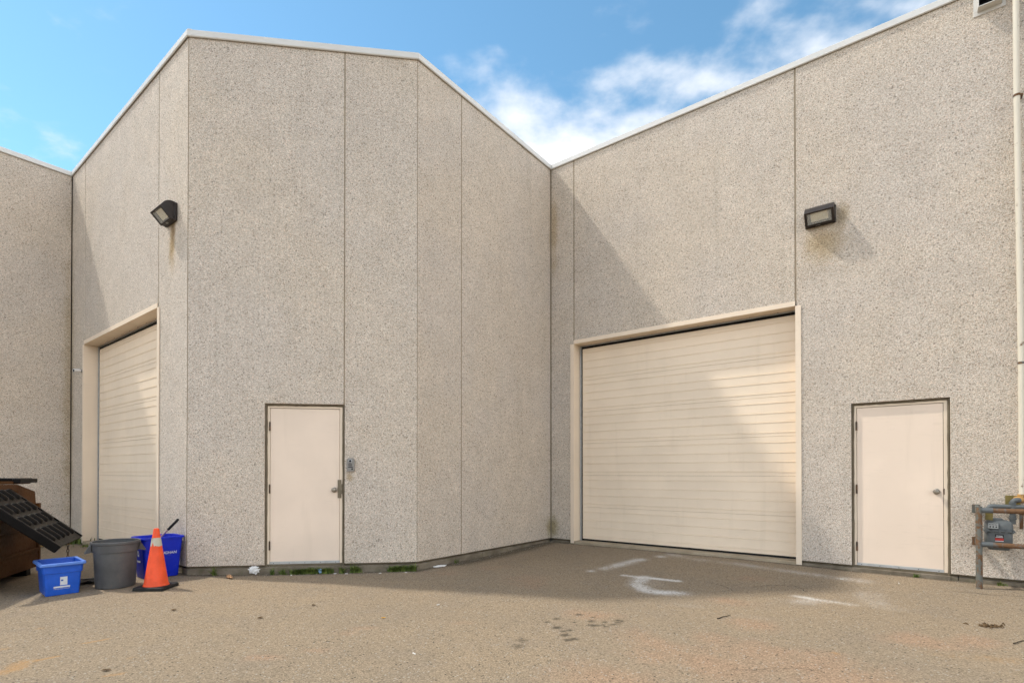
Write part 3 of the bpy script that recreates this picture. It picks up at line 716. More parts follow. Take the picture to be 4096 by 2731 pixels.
part('lower_case', bx_dome(-.112, .112, -.27, -.09, .015, .225, .012, taper=.028), METERM, None, t, smooth=True)
part('upper_case', bx_dome(-.116, .116, -.275, -.085, .226, .345, .062), METERM, None, t, smooth=True)
mb = MB().box(-.128, .128, -.287, -.073, .214, .238, .006)
for k in range(5): mb.tube([(-.11+k*.055, -.283, .205), (-.11+k*.055, -.283, .247)], .009, 8)
part('flange', mb, METERM, None, t)
part('top_boss', MB().box(-.055, .035, -.225, -.135, .335, .364, .008), METERM, None, t)
mb = MB().box(-.098, -.004, -.298, -.276, .250, .318, .004); part('index_box', mb, METERM, None, t)
ib = part('dial', MB().box(-.092, -.010, -.3005, -.2985, .256, .312), DIAL, None, t)
mb = MB()
for k in range(6): mb.box(-.086+k*.012, -.079+k*.012, -.3014, -.3006, .292, .302)
for k in range(3): mb.lathe([(.0085, 0), (.0085, .0008), (.001, .0008)], 12); mb.xf(T((-.075+k*.024, -.3006, .273)) @ Matrix.Rotation(math.pi/2, 4, 'X'), len(mb.v)-36)
part('counter', mb, INK, None, t)
part('warning_label', MB().box(-.036, .036, -.2722, -.2708, .115, .192), INK, None, t)
part('warning_stripe', MB().box(-.034, .034, -.2738, -.2724, .122, .150), RED, None, t)
part('label_lines', MB().box(-.030, .030, -.2736, -.2724, .157, .162).box(-.026, .026, -.2736, -.2724, .172, .177).box(-.034, .034, -.2737, -.2724, .116, .1215), WHITE, None, t)
# pipework
def arc(c, r, a0, a1, ax0, ax1, n=8):
    c = Vector(c); A, B = Vector(ax0), Vector(ax1)
    return [c + A*r*math.cos(R_(a0+(a1-a0)*k/n)) + B*r*math.sin(R_(a0+(a1-a0)*k/n)) for k in range(n+1)]
part('inlet_pipe', MB().tube([(.12, -.15, .30), (.12, -.15, .53)] + arc((.155, -.15, .53), .035, 180, 90, (1, 0, 0), (0, 0, 1)) + [(.175, -.13, .565)], .026, 16), METERM, None, t, smooth=True)
for z, r in ((.36, .036), (.385, .031), (.43, .040), (.455, .034), (.53, .031)): part('union_nut', MB().tube([(.12, -.15, z-.008), (.12, -.15, z+.008)], r, 14), METERM, None, t, smooth=True)
part('outlet_pipe', MB().tube([(-.075, -.15, .33), (-.075, -.15, .46)] + arc((-.045, -.15, .46), .03, 180, 90, (1, 0, 0), (0, 0, 1)) + [(.6, -.15, .49)], [.022]*2+[.026]*9+[.0175], 14), METERM, None, t, smooth=True)
part('outlet_collar', MB().tube([(-.075, -.15, .40), (-.075, -.15, .44)], .032, 14).tube([(-.03, -.15, .49), (-.005, -.15, .49)], .027, 14), METERM, None, t, smooth=True)
part('tag', MB().prism([(-.115, .345), (-.05, .340), (-.048, .425), (-.062, .437), (-.112, .432)], -.262, -.258, 'y'), OLIVE, None, t)
part('wall_plate', MB().box(.075, .20, -.012, -.001, .495, .61, .002), OLIVE, None, t)
part('valve_bracket', MB().box(.185, .215, -.09, -.001, .40, .44).box(.180, .212, -.10, -.088, .245, .47, .003), RAILM, None, t)

t = thing('guard_rail', 'rusty grey pipe guard rail with post in front of the gas meter', 'guard rail', M_RIGHT @ T((5.845, 0, 0)))
pz = gz(5.13, 5.775)
lp = M_RIGHT.inverted() @ Vector((5.13, 5.775, 0)); px_, py_ = lp.x-5.845, lp.y
part('post', MB().tube([(px_, py_, pz-.06), (px_, py_, .40), (px_, py_, .825)], .0295, 18), POSTM, None, t, smooth=True)
part('post', MB().tube([(px_+1.15, py_, pz-.06), (px_+1.15, py_, .825)], .0295, 18), POSTM, None, t, smooth=True)
for z in (.783, .412):
    part('rail', MB().tube([(px_+.02, py_, z), (px_+1.13, py_, z)], .0265, 16), RAILM, None, t, smooth=True)
    part('collar', MB().tube([(px_+.02, py_, z), (px_+.115, py_, z)], .0295, 16), METERM, None, t, smooth=True)
    part('wall_bracket', MB().box(px_-.012, px_+.012, py_+.02, -.001, z-.035, z+.035).box(px_-.035, px_+.035, -.010, -.0012, z-.05, z+.045), POSTM, None, t)

# ------------------------------------------------------------------ bins, cone, dumpster, litter
def plastic(name, col, rough=0.42, var=0.08, dirt=0.3, tr=None):
    return painted(name, col, var, rough, (0.17, 0.14, 0.10), dirt*1.3, 6.5, 0.0012)
BLUEA = plastic('blue_plastic', (0.014, 0.095, 0.52)); BLUEB = plastic('deep_blue_plastic', (0.002, 0.018, 0.44), 0.42)
BLUERIM = plastic('faded_blue_rim', (0.10, 0.22, 0.62), 0.5)
GREYP = plastic('grey_plastic', (0.085, 0.085, 0.086), 0.5, 0.12, 0.5)
ORNG = plastic('orange_cone_vinyl', (0.80, 0.085, 0.022), 0.5, 0.10, 0.22)
REFT = rusty('worn_reflective_tape', (0.50, 0.46, 0.36), 0.12)
PRINT = painted('white_print', (0.62, 0.64, 0.66), 0.05, 0.5, (0.2, 0.25, 0.4), 0.25, 50)
PRINTB = painted('blue_print', (0.03, 0.10, 0.36), 0.05, 0.5, (0.2, 0.25, 0.4), 0.2, 50)
FAINT = painted('faint_print', (0.06, 0.07, 0.45), 0.05, 0.5, (0.2, 0.25, 0.4), 0.2, 50)
def text_part(body, size, parent, M, mat, shear=0.0, align='CENTER', bold=0.0):
    cu = bpy.data.curves.new('text', 'FONT'); cu.body = body; cu.size = size; cu.align_x = align; cu.extrude = .0006; cu.shear = shear; cu.offset = bold
    tmp = bpy.data.objects.new('tmp_text', cu); COL.objects.link(tmp)
    dg = bpy.context.evaluated_depsgraph_get(); me = bpy.data.meshes.new_from_object(tmp.evaluated_get(dg))
    bpy.data.objects.remove(tmp, do_unlink=True)
    me.materials.clear(); me.materials.append(mat)
    return link('lettering', me, parent, M)
def rr_ring(hx, hy, r, z, n=4):
    pts = []
    for cx_, cy_, a0 in ((hx-r, hy-r, 0), (-hx+r, hy-r, 90), (-hx+r, -hy+r, 180), (hx-r, -hy+r, 270)):
        for k in range(n+1): a_ = R_(a0+k*90/n); pts.append((cx_+r*math.cos(a_), cy_+r*math.sin(a_), z))
    return pts
def loft(rings, cap0=True, cap1=False):
    mb = MB(); n = len(rings[0]); P = [p for q in rings for p in q]
    fs = [(i*n+k, i*n+(k+1) % n, (i+1)*n+(k+1) % n, (i+1)*n+k) for i in range(len(rings)-1) for k in range(n)]
    if cap0: fs.append(tuple(range(n))[::-1])
    if cap1: fs.append(tuple((len(rings)-1)*n+k for k in range(n)))
    return mb.add(P, fs)
FACE = lambda x, y, z, rot=0.0, tilt=0.0: T((x, y, z)) @ RZ(rot) @ Matrix.Rotation(math.pi/2+tilt, 4, 'X')    # text plane facing -y

# recycling box A: local x along its short front, -y towards the viewer
angA = math.atan2(vD.y, vD.x)-0.06
FLA = Vector((-4.905, 5.465)); fa = Vector((math.cos(angA), math.sin(angA))); ba = Vector((-fa.y, fa.x))
wA, lA, hA = .385, .50, .345
cA = FLA + fa*wA/2 + ba*lA/2
zA = gz(cA.x, cA.y)+.002
t = thing('recycling_box', 'light blue recycling box with white sticker standing under the black lid', 'recycling box', T((cA.x, cA.y, zA)) @ RZ(angA), 'blue recycling bins')
hx, hy = wA/2-.018, lA/2-.02
def ringA(ins, z, r=.03): return rr_ring(hx-ins, hy-ins, r, z)
rings = [ringA(.036, 0, .02), ringA(.032, .010), ringA(.018, .235), ringA(.008, .238), ringA(.003, hA-.028), ringA(.003, hA-.004), ringA(.009, hA-.004), ringA(.024, .235), ringA(.040, .014)]
mb = loft(rings, True, True); part('body', mb, BLUEA, None, t, smooth=True)
rim = loft([ringA(.004, hA-.030), ringA(-.016, hA-.030), ringA(-.020, hA-.024), ringA(-.018, hA-.004), ringA(-.012, hA), ringA(.006, hA), ringA(.012, hA-.006)], False); part('rim', rim, BLUERIM, None, t, smooth=True)
fy = -hy+.0265; tl = -0.062
st = part('sticker', MB().box(-.030, .030, -.0008, .0, -.044, .044).xf(T((.005, fy-.0055, .150)) @ Matrix.Rotation(-tl, 4, 'X')), PRINT, None, t)
mb = MB()
for r0, r1 in ((.006, .009), (.012, .014), (.017, .019), (.022, .024)):
    P = []; n = 12
    for k in range(n+1):
        a_ = R_(-90+180*k/n); P += [(r0*math.cos(a_)*1.0, -.0012, r0*math.sin(a_)), (r1*math.cos(a_)*1.0, -.0012, r1*math.sin(a_))]
    mb.add(P, [(2*k, 2*k+1, 2*k+3, 2*k+2) for k in range(n)])
mb.box(-.020, -.001, -.0014, -.0009, -.0085, .0085); mb.box(-.022, .022, -.0012, -.0009, -.036, -.034); mb.box(-.022, .022, -.0012, -.0009, -.029, -.0275)
mb.xf(T((.002, fy-.0055, .157)) @ Matrix.Rotation(-tl, 4, 'X')); part('sticker_emblem', mb, PRINTB, None, t)
part('print_bar', MB().box(-.068, .068, -.0008, .0, -.0085, .0085).xf(T((-.01, fy-.0025, .088)) @ Matrix.Rotation(-tl, 4, 'X')), PRINT, None, t)
text_part('www.durham.ca/waste', .0145, t, FACE(-.01, fy-.0015, .064, 0, -tl), PRINT)

# grey round bin
cg = (-4.555, 6.045); zg = gz(*cg)+.002
t = thing('garbage_can', 'round grey plastic garbage can between the two blue bins', 'garbage can', T((cg[0], cg[1], zg)) @ RZ(R_(38)))
hg = .52
part('body', MB().lathe([(.001, .004), (.172, .004), (.184, 0), (.189, .012), (.205, .400), (.2180, .403), (.2235, hg-.03), (.2235, hg-.008), (.219, hg-.006), (.211, .402), (.200, .398), (.182, .02), (.001, .018)], 56), GREYP, None, t, smooth=True)
part('rim', MB().lathe([(.222, hg-.034), (.233, hg-.030), (.236, hg-.014), (.233, hg-.002), (.226, hg), (.217, hg-.003), (.2165, hg-.012)], 56), GREYP, None, t, smooth=True)
for sgn in (-1, 1):
    mb = MB(); P = []
    for yy in (-.060, .060):
        P += [(.222, yy*1.05, hg-.035), (.236, yy*1.0, hg-.035), (.283, yy*.80, hg-.118), (.276, yy*.80, hg-.128), (.2175, yy*.85, hg-.112)]
    mb.add(P, [(0, 1, 2, 3, 4), (9, 8, 7, 6, 5), (1, 6, 7, 2), (2, 7, 8, 3), (3, 8, 9, 4), (0, 5, 6, 1)])
    mb.xf(RZ(0 if sgn > 0 else math.pi)); part('handle', mb, GREYP, None, t)

# recycling box B against the wall corner
angB = math.atan2(vD.y, vD.x)
A_ = Vector((-4.412, 6.262)); fb = Vector((vD.x, vD.y)); bb = Vector((uD.x, uD.y))
wB, lB, hB = .475, .40, .50
cB = A_ + fb*wB/2 + bb*lB/2 
zB = gz(cB.x, cB.y)+.002
t = thing('recycling_box', 'dark blue recycling box behind the cone holding a broom', 'recycling box', T((cB.x, cB.y, zB)) @ RZ(angB), 'blue recycling bins')
hx, hy = wB/2-.012, lB/2-.012
def ringB(ins, z, r=.04): return rr_ring(hx-ins, hy-ins, r, z)
part('body', loft([ringB(.045, 0, .03), ringB(.040, .012), ringB(.006, hB-.03), ringB(.006, hB-.004), ringB(.012, hB-.004), ringB(.046, .016)], True, True), BLUEB, None, t, smooth=True)
part('rim', loft([ringB(.005, hB-.026), ringB(-.008, hB-.026), ringB(-.011, hB-.010), ringB(-.008, hB-.001), ringB(.004, hB), ringB(.011, hB-.006)], False), BLUEB, None, t, smooth=True)
tlB = .07
text_part('VAUGHAN', .046, t, FACE(.035, -hy+.0165, .285, 0, tlB), PRINT, 0.12, 'CENTER', .0006)
text_part('RECYCLES', .020, t, FACE(.035, -hy+.0185, .262, 0, tlB), FAINT, 0.12)
# chasing arrows emblem and bar on the left side
mb = MB()
for k in range(3):
    a0 = R_(90+120*k); c0 = Vector((math.cos(a0), math.sin(a0)))*.045; a1 = R_(90+120*(k+1)); c1 = Vector((math.cos(a1), math.sin(a1)))*.045
    d = (c1-c0); p = c0+d*.18; q = c0+d*.66; tip = c0+d*.90; nn = Vector((-d.y, d.x)).normalized()
    w_ = .008
    P = [(p+nn*w_), (p-nn*w_), (q-nn*w_), (q-nn*w_*2.0), tip, (q+nn*w_*2.0), (q+nn*w_)]
    mb.add([(v.x, -.0006, v.y) for v in P], [(0, 1, 2, 6), (3, 4, 5)])
mb.xf(T((-hx+.0165, .0, .30)) @ RZ(-math.pi/2) @ Matrix.Rotation(tlB, 4, 'X')); part('emblem', mb, PRINT, None, t)
part('print_bar', MB().box(-.055, .055, -.0008, .0, -.011, .011).xf(T((-hx+.0225, .0, .205)) @ RZ(-math.pi/2) @ Matrix.Rotation(tlB, 4, 'X')), PRINT, None, t)

# broom leaning out of box B
tip = Vector((-4.285, 6.752, .600)); low = Vector((-4.62, 6.655, .20))
t = thing('broom', 'broom handle with black grip leaning out of the dark blue box', 'broom', T((low.x, low.y, low.z)))
dv = tip-low
part('handle', MB().tube([(0, 0, 0), tuple(dv*.70)], .0115, 12), painted('pink_handle', (0.38, 0.24, 0.25), .1, .35, (.2, .12, .12), .3, 20, metal=.4), None, t, smooth=True)
part('grip', MB().tube([tuple(dv*.66), tuple(dv*.67), tuple(dv*.98), tuple(dv*1.0)], [.013, .0165, .0165, .012], 12), BLACK, None, t, smooth=True)
part('brush', MB().box(-.06, .06, -.03, .03, -.10, -.01, .006), BLACK, None, t)

# traffic cone
cc = (-4.035, 5.965); zc = gz(*cc)+.001
t = thing('traffic_cone', 'faded orange traffic cone with torn pale band and black base', 'traffic cone', T((cc[0], cc[1], zc)) @ RZ(R_(3)))
hx = .167
mb = loft([rr_ring(hx, hx, .03, 0), rr_ring(hx, hx, .03, .026), rr_ring(hx-.008, hx-.008, .028, .034), rr_ring(.125, .125, .05, .036)], True, True)
part('base', mb, BLACK, None, t, smooth=True)
cone_prof = [(.132, .034), (.124, .044), (.118, .060), (.0285, .660), (.026, .672), (.019, .676), (.015, .670), (.02, .6)]
part('cone', MB().lathe(cone_prof, 40), ORNG, None, t, smooth=True)
def cr(z): return .118-(z-.060)*(.118-.0285)/.600
mb = MB(); n = 40; P = []; fs = []
for k in range(n+1):
    a_ = 2*math.pi*k/n
    tear = .060*max(0, 1-abs(((math.degrees(a_)-262) % 360) - 0)/14) if (math.degrees(a_)-262) % 360 < 14 else (.060*max(0, 1-(360-((math.degrees(a_)-262) % 360))/10) if (math.degrees(a_)-262) % 360 > 350 else 0)
    z0 = .478+tear+random.uniform(-.006, .006); z1 = .572+random.uniform(-.003, .003)
    for z in (z0, z1): r = cr(z)+.0012; P.append((r*math.cos(a_), r*math.sin(a_), z))
for k in range(n): fs.append((2*k, 2*k+2, 2*k+3, 2*k+1))
mb.add(P, fs); part('reflective_band', mb, REFT, None, t, smooth=True)

# dumpster
DBR = painted('dumpster_brown', (0.078, 0.031, 0.009), .25, .6, (0.035, 0.014, 0.006), .5, 2.2, .002, spec=.12)
DBLK = painted('black_lid_plastic', (0.005, 0.004, 0.0035), .2, .40, (0.04, 0.028, 0.014), .25, 5, spec=.09)
e2 = Vector((.347, -.938)); o2 = Vector((-6.22, 6.85))             # from the far corner towards the camera
MD = Matrix(((e2.x, e2.y, 0, o2.x), (e2.y, -e2.x, 0, o2.y), (0, 0, 1, 0), (0, 0, 0, 1)))   # x along the side, y to the right of it (outside)
MD = Matrix(((e2.x, -e2.y, 0, o2.x), (e2.y, e2.x, 0, o2.y), (0, 0, 1, 0), (0, 0, 0, 1)))
zd = gz(o2.x, o2.y)
t = thing('dumpster', 'brown steel dumpster with black ribbed lid swung open at the left edge', 'dumpster', MD @ T((0, 0, zd)))
zo = -zd
# body: shell with side creases, outside is +y, body runs to -y
def prof_at(k):      # (y, z) of the side seen by the camera
    top = (.954 if k < .01 else (1.05 if k < .5 else .93))
    return top
mb = MB(); P = []
ks = [0, .43, .46, 1.75]; tops = [.950, 1.050, .925, .925]
lv = [(.045, -.02), (.050, .195), (.030, .215), (.022, .455), (.035, .470), (.0, None)]
cols = []
for k, tp in zip(ks, tops):
    for y, z in lv: P.append((k, y, (tp if z is None else z)+zo))
m = len(lv)
fs = [(i*m+j, (i+1)*m+j, (i+1)*m+j+1, i*m+j+1) for i in range(3) for j in range(m-1)]
nb = len(P)
for k, tp in zip(ks, tops):
    P += [(k, -1.5, -.02+zo), (k, -1.5, tp+zo)]
fs += [tuple(list(range(m))+[nb+1, nb]), tuple(list(range(3*m, 3*m+m))[::-1]+[nb+6, nb+7][:2])]
for i in range(3): fs += [(nb+2*i, nb+2*i+1, nb+2*i+3, nb+2*i+2), (i*m+m-1, (i+1)*m+m-1, nb+2*i+3, nb+2*i+1)]
mb.add(P, fs); part('body', mb, DBR, None, t)
part('corner_post', MB().box(-.03, .03, .020, .055, zo-.02, zo+.80, .006), DBR, None, t)
part('side_rib', MB().box(.03, 1.75, .03, .075, zo+.185, zo+.225, .006), DBR, None, t)
part('side_rib', MB().box(.03, 1.75, .012, .052, zo+.455, zo+.482, .006), DBR, None, t)
part('skid', MB().box(.1, .2, -1.4, .0, 0.0, zo-.021).box(1.4, 1.5, -1.4, 0, 0, zo-.021), DBLK, None, t)
part('closed_lid', MB().box(.0, .40, -1.48, -.02, zo+1.092, zo+1.125, .008).box(-.02, .41, -.06, .02, zo+1.066, zo+1.118, .006), DBLK, None, t)
part('top_rail', MB().box(.0, .42, -1.45, -.045, zo+1.052, zo+1.088, .004), DBR, None, t)
# open lid: defined in world space, then brought into the dumpster frame
A0 = Vector((-4.948, 5.75, .385)); B0 = Vector((-5.48, 6.70, .385)); ed = (B0-A0); wl_ = ed.length; ed.normalize()
inn_ = Vector((-ed.y*-1, 0, 0)); hdir = Vector((-.873, -.487, 0)).normalized(); sl = (hdir + Vector((0, 0, .872))).normalized(); nl = sl.cross(ed).normalized()
if nl.z < 0: nl = -nl
ML = Matrix(((ed.x, sl.x, nl.x, A0.x), (ed.y, sl.y, nl.y, A0.y), (ed.z, sl.z, nl.z, A0.z), (0, 0, 0, 1)))
DI = WM[t.name].inverted()
LL = .93
mb = MB().box(0, wl_, 0, LL, -.03, 0, .006)
mb.box(-.03, .035, -.012, LL, -.075, .012, .008)          # rolled near edge
mb.box(wl_-.03, wl_+.012, 0, LL, -.05, .012, .006)
mb.xf(DI @ ML); part('lid', mb, DBLK, None, t)
nr = 5
for k in range(nr):
    x0 = .10+k*(wl_-.24)/(nr-1)
    segs = [(.075, .30), (.345, .50), (.545, .70), (.745, .92)]
    for (a_, b_) in segs:
        mb = MB(); hw_ = .056; hh = .036
        rings = []
        for s_, f_ in ((a_, .0), (a_+.012, .8), (a_+.03, 1), (b_-.03, 1), (b_-.012, .8), (b_, .0)):
            rings.append([(x0+hw_*math.cos(R_(180-q*22.5))*(.7+.3*f_), s_, max(.0005, hh*f_*math.sin(R_(q*22.5)))-.002) for q in range(9)])
        P = [p for r_ in rings for p in r_]; fs = [(i*9+j, i*9+j+1, (i+1)*9+j+1, (i+1)*9+j) for i in range(5) for j in range(8)]
        mb.add(P, fs).xf(DI @ ML); part('lid_rib', mb, DBLK, None, t, smooth=True, angle=60)
# chain hanging from the lid end
ch0 = A0 + ed*.42; n_l = 13
for k in range(n_l):
    z = .36-k*.036
    if z < gz(ch0.x, ch0.y)+.01: break
    path = [(.011*math.cos(R_(a_)), 0, .021*math.sin(R_(a_))) for a_ in range(0, 361, 30)]
    mb = MB().tube(path, .0042, 6, caps=False); mb.xf(DI @ T((ch0.x-.005, ch0.y-.01, z)) @ RZ(R_(90*(k % 2)+20)))
    part('chain_link', mb, rusty('chain_rust', (.03, .02, .014), .35) if 'chain_rust' not in MATS else MATS['chain_rust'], None, t, smooth=True)

# flattened cardboard beyond the dumpster
CARD = painted('cardboard', (0.30, 0.19, 0.07), .12, .8, (.16, .10, .05), .4, 5, .002)
t0 = Vector((-8.05, 9.02, gz(-8.05, 9.02)))
mb = MB().prism([(-.42, -.10), (.0, -.02), (.22, .30), (-.30, .36)], .012, .03, 'z').prism([(-.40, -.06), (-.02, .02), (.12, .26), (-.26, .30)], .0302, .075, 'z')
tag(mesh_obj('cardboard_sheet', mb, CARD, None, T(t0)), 'flattened brown cardboard on the asphalt behind the dumpster', 'cardboard')
# dark plastic scrap by the bins, its black also standing in for a shadow patch
def crumple(r, sq, seed, sub=3, amp=.45, fq=3.0):
    import bmesh
    bm = bmesh.new(); bmesh.ops.create_icosphere(bm, subdivisions=sub, radius=1.0)
    for v in bm.verts:
        p = v.co*fq + Vector((seed, seed*1.7, 0)); k = 1+amp*(noise.noise(p)+.5*noise.noise(p*2.3))
        v.co = Vector((v.co.x*k*r[0], v.co.y*k*r[1], v.co.z*k*r[2]))
    zmin = min(v.co.z for v in bm.verts)
    mb = MB(); vs = [(v.co.x, v.co.y, (v.co.z-zmin)) for v in bm.verts]; fs = [[v.index for v in f.verts] for f in bm.faces]; bm.free()
    return mb.add(vs, fs)
DPL = painted('dark_plastic_film', (.018, .017, .016), .3, .35, (.25, .24, .22), .5, 30)
tag(mesh_obj('plastic_scrap_and_shade', crumple((.20, .10, .018), 1, 3.1, 4, .8, 4), DPL, None, T((-4.97, 6.27, gz(-4.97, 6.27)-.004)) @ RZ(R_(60))), 'crumpled black plastic scrap with painted shadow patch on the ground between blue box and grey can', 'plastic scrap')
PAPER = painted('white_paper', (.80, .78, .75), .04, .7, (.5, .5, .52), .2, 30)
tag(mesh_obj('crumpled_paper', crumple((.070, .048, .050), 1, 8.3, 4, .38, 3.4), PAPER, None, T((-3.33, 6.80, gz(-3.33, 6.8)-.003))), 'crumpled white paper against the kerb left of the latch guard door', 'paper')
BOTM = painted('tan_paper', (.42, .24, .12), .2, .6, (.15, .08, .05), .5, 40)
tag(mesh_obj('crushed_paper_cup', crumple((.075, .022, .02), 1, 1.3, 3, .6, 3), BOTM, None, T((-3.51, 6.53, gz(-3.51, 6.53)-.002)) @ RZ(R_(-45))), 'crushed brown paper wrapper lying near the cone and kerb', 'litter')
tag(mesh_obj('paper_strip', crumple((.085, .018, .012), 1, 5.3, 3, .7, 3), PAPER, None, T((-1.0, 7.29, gz(-1.0, 7.29)-.002)) @ RZ(R_(38))), 'torn pale paper strip lying along the angled wall kerb', 'paper')
BLW = painted('pale_blue_film', (.25, .42, .62), .1, .5, (.5, .6, .7), .3, 30)
tag(mesh_obj('blue_wrapper', crumple((.025, .018, .03), 1, 2.3, 2, .6, 3), BLW, None, T((-2.5, 6.85, gz(-2.5, 6.85)))), 'small pale blue wrapper caught in the weeds', 'wrapper')
BUTT = painted('butt_white', (.70, .67, .62), .05, .7, (.4, .25, .12), .3, 60)
for x, y, wh in [(-2.83, 6.74, 'under the bright weed clump below the front door'), (-2.30, 6.84, 'at the edge of the weed strip, leftmost of four there'), (-2.15, 6.83, 'at the edge of the weed strip, second from its left end'), (-1.72, 6.86, 'at the middle of the weed strip edge'),
                 (-1.39, 6.90, 'at the right end of the weed strip'), (-0.73, 5.21, 'in the sun below the shadow of the angled wall'), (-.71, 3.82, 'in the foreground near the bottom centre'), (3.95, 6.30, 'in front of the plain knob door, on the left'), (4.45, 6.05, 'in front of the plain knob door, on the right')]:
    a_ = random.uniform(0, 3.1); z = gz(x, y)+.005
    mb = MB().tube([(-.016, 0, 0), (.016, 0, 0)], .0045, 8)
    tag(mesh_obj('cigarette_butt', mb, BUTT, None, T((x, y, z)) @ RZ(a_), smooth=True), 'white cigarette butt '+wh, 'cigarette butt', 'cigarette butts on the asphalt')
TWIG = painted('twig_bark', (.055, .042, .028), .2, .9, (.1, .08, .05), .3, 40)
def twig(p, q, r, label, seed):
    p = Vector((p[0], p[1], gz(*p)+r)); q = Vector((q[0], q[1], gz(*q)+r)); random.seed(seed); n = 6
    path = [p.lerp(q, k/n)-p + Vector((random.uniform(-1, 1)*.008, random.uniform(-1, 1)*.008, abs(random.uniform(0, .004)))) for k in range(n+1)]
    tag(mesh_obj('twig', MB().tube(path, [r*(1-.5*k/n) for k in range(n+1)], 7), TWIG, None, T(p), smooth=True), label, 'twig', 'fallen twigs')
twig((1.85, 4.73), (2.01, 4.84), .005, 'thin dark twig in the sun in front of the wide overhead door', 3)
twig((3.85, 4.04), (4.10, 4.17), .0045, 'pale thin twig at the right edge of the picture', 5)
LEAF = painted('yellow_leaf', (.62, .33, .03), .15, .6, (.3, .15, .03), .4, 30)
DLEAF = painted('dry_leaf', (.11, .065, .028), .3, .8, (.05, .03, .015), .4, 30)
def leaf(x, y, s, mat, label, name='fallen_leaf', rot=0.0, group=None):
    mb = MB(); out_ = [(-1, 0), (-.55, .42), (.1, .5), (.6, .3), (1, 0), (.6, -.3), (.1, -.5), (-.55, -.42)]
    P = [(a*s, b*s, .006+.25*s*abs(b)+.004*random.random()) for a, b in out_] + [(0, 0, .004)]
    mb.add(P, [(i, (i+1) % 8, 8) for i in range(8)])
    tag(mesh_obj(name, mb, mat, None, T((x, y, gz(x, y))) @ RZ(rot)), label, 'leaf', group)
leaf(-1.15, 4.71, .022, LEAF, 'small bright yellow leaf alone on the sunlit asphalt', rot=.4)
for i, (x, y, lab) in enumerate([(-3.22, 5.01, 'dry brown leaf on the asphalt in front of the cone'), (-2.27, 4.75, 'dry brown leaf left of the yellow leaf'), (-1.96, 5.19, 'dry brown leaf near the shadow edge below the latch guard door'), (-2.69, 3.49, 'dry curled leaf at the lower left of the asphalt')]):
    leaf(x, y, .032, DLEAF, lab, rot=i*1.1, group='dry leaves')
mb = MB(); random.seed(21)
for k in range(26):
    a_ = random.uniform(0, 6.28); l = random.uniform(.02, .06); x = random.gauss(0, .05); y = random.gauss(0, .02)
    mb.tube([(x, y, .006), (x+l*.5*math.cos(a_), y+l*.5*math.sin(a_), .006+random.uniform(0, .02)), (x+l*math.cos(a_), y+l*math.sin(a_), .005)], [.005, .006, .002], 5)
tag(mesh_obj('dead_plant_scrap', mb, DLEAF, None, T((4.08, 4.52, gz(4.08, 4.52))), smooth=True), 'dead brown plant scrap on the asphalt at lower right', 'plant scrap')

# ------------------------------------------------------------------ weeds
def weed_fn(t):
    a = t.noise(t.pos, 25, 2, .5); r = t.n('ShaderNodeAttribute', 2, dict(attribute_name='tone'))
    c = t.mix(r, (0.05, 0.095, 0.016), (0.20, 0.24, 0.055)); c = t.mix(t.mr(r, .9, .98), c, (.26, .22, .08))
    return c, {'Roughness': .6}
WEED = material('weed_green', weed_fn, .6, .3)
def blades(pts, name, M=None):
    V = []; F_ = []; TN = []
    for (x, y, z, h, lean, az, wd, tone) in pts:
        ux, uy = math.cos(az), math.sin(az); px__, py__ = -uy, ux; o = len(V)
        for s_, k in ((1.0, 0.0), (.9, .4), (.6, .75)):
            cxx = x+ux*lean*k*k; cyy = y+uy*lean*k*k; cz_ = z+h*(k-.18*k*k*(lean/h if h else 0))
            V += [(cxx-px__*wd*s_, cyy-py__*wd*s_, cz_), (cxx+px__*wd*s_, cyy+py__*wd*s_, cz_)]; TN += [tone*.75+.1*k]*2
        V.append((x+ux*lean, y+uy*lean, z+h*(.82 if lean > .5*h else .97))); TN.append(tone)
        F_ += [(o, o+1, o+3, o+2), (o+2, o+3, o+5, o+4), (o+4, o+5, o+6)]
    me = bpy.data.meshes.new(name); me.from_pydata(V, [], F_); me.materials.append(WEED); me.update()
    a_ = me.attributes.new('tone', 'FLOAT', 'POINT'); a_.data.foreach_set('value', np.array(TN, np.float32))
    return link(name, me, None, M)
random.seed(5)
def tuft_pts(n, h, spread, wd=.004, cx0=0, cy0=0, z0=0):
    out_ = []
    for k in range(n):
        r = abs(random.gauss(0, spread)); a_ = random.uniform(0, 6.283); hh = h*random.uniform(.3, 1.25)
        out_.append((cx0+r*math.cos(a_), cy0+r*.6*math.sin(a_), z0-.005, hh, hh*random.uniform(.15, 1.1), random.uniform(0, 6.283), wd*random.uniform(.6, 1.3), random.random()))
    return out_
nF = Vector((wD.y, -wD.x))
pts = []
sd_ = 1.29
while sd_ < 2.87:
    p = pL.xy + wD.xy*sd_ + nF*random.uniform(.0, .035)
    hh = .085+.14*max(0, noise.noise(Vector((sd_*4.3, 1.2, 0))))+.07*max(0, noise.noise(Vector((sd_*12, 3.2, 0))))
    if noise.noise(Vector((sd_*3.1, 7.7, 0)))+.6*noise.noise(Vector((sd_*13, 2.7, 0))) > -.22:
        pts += tuft_pts(52, max(.045, hh), .022, .0065, p.x, p.y, gz(p.x, p.y))
    sd_ += .026
ws = blades(pts, 'weeds'); ws['kind'] = 'stuff'; tag(ws, 'strip of green grass and weeds along the kerb right of the latch guard door', 'weeds')
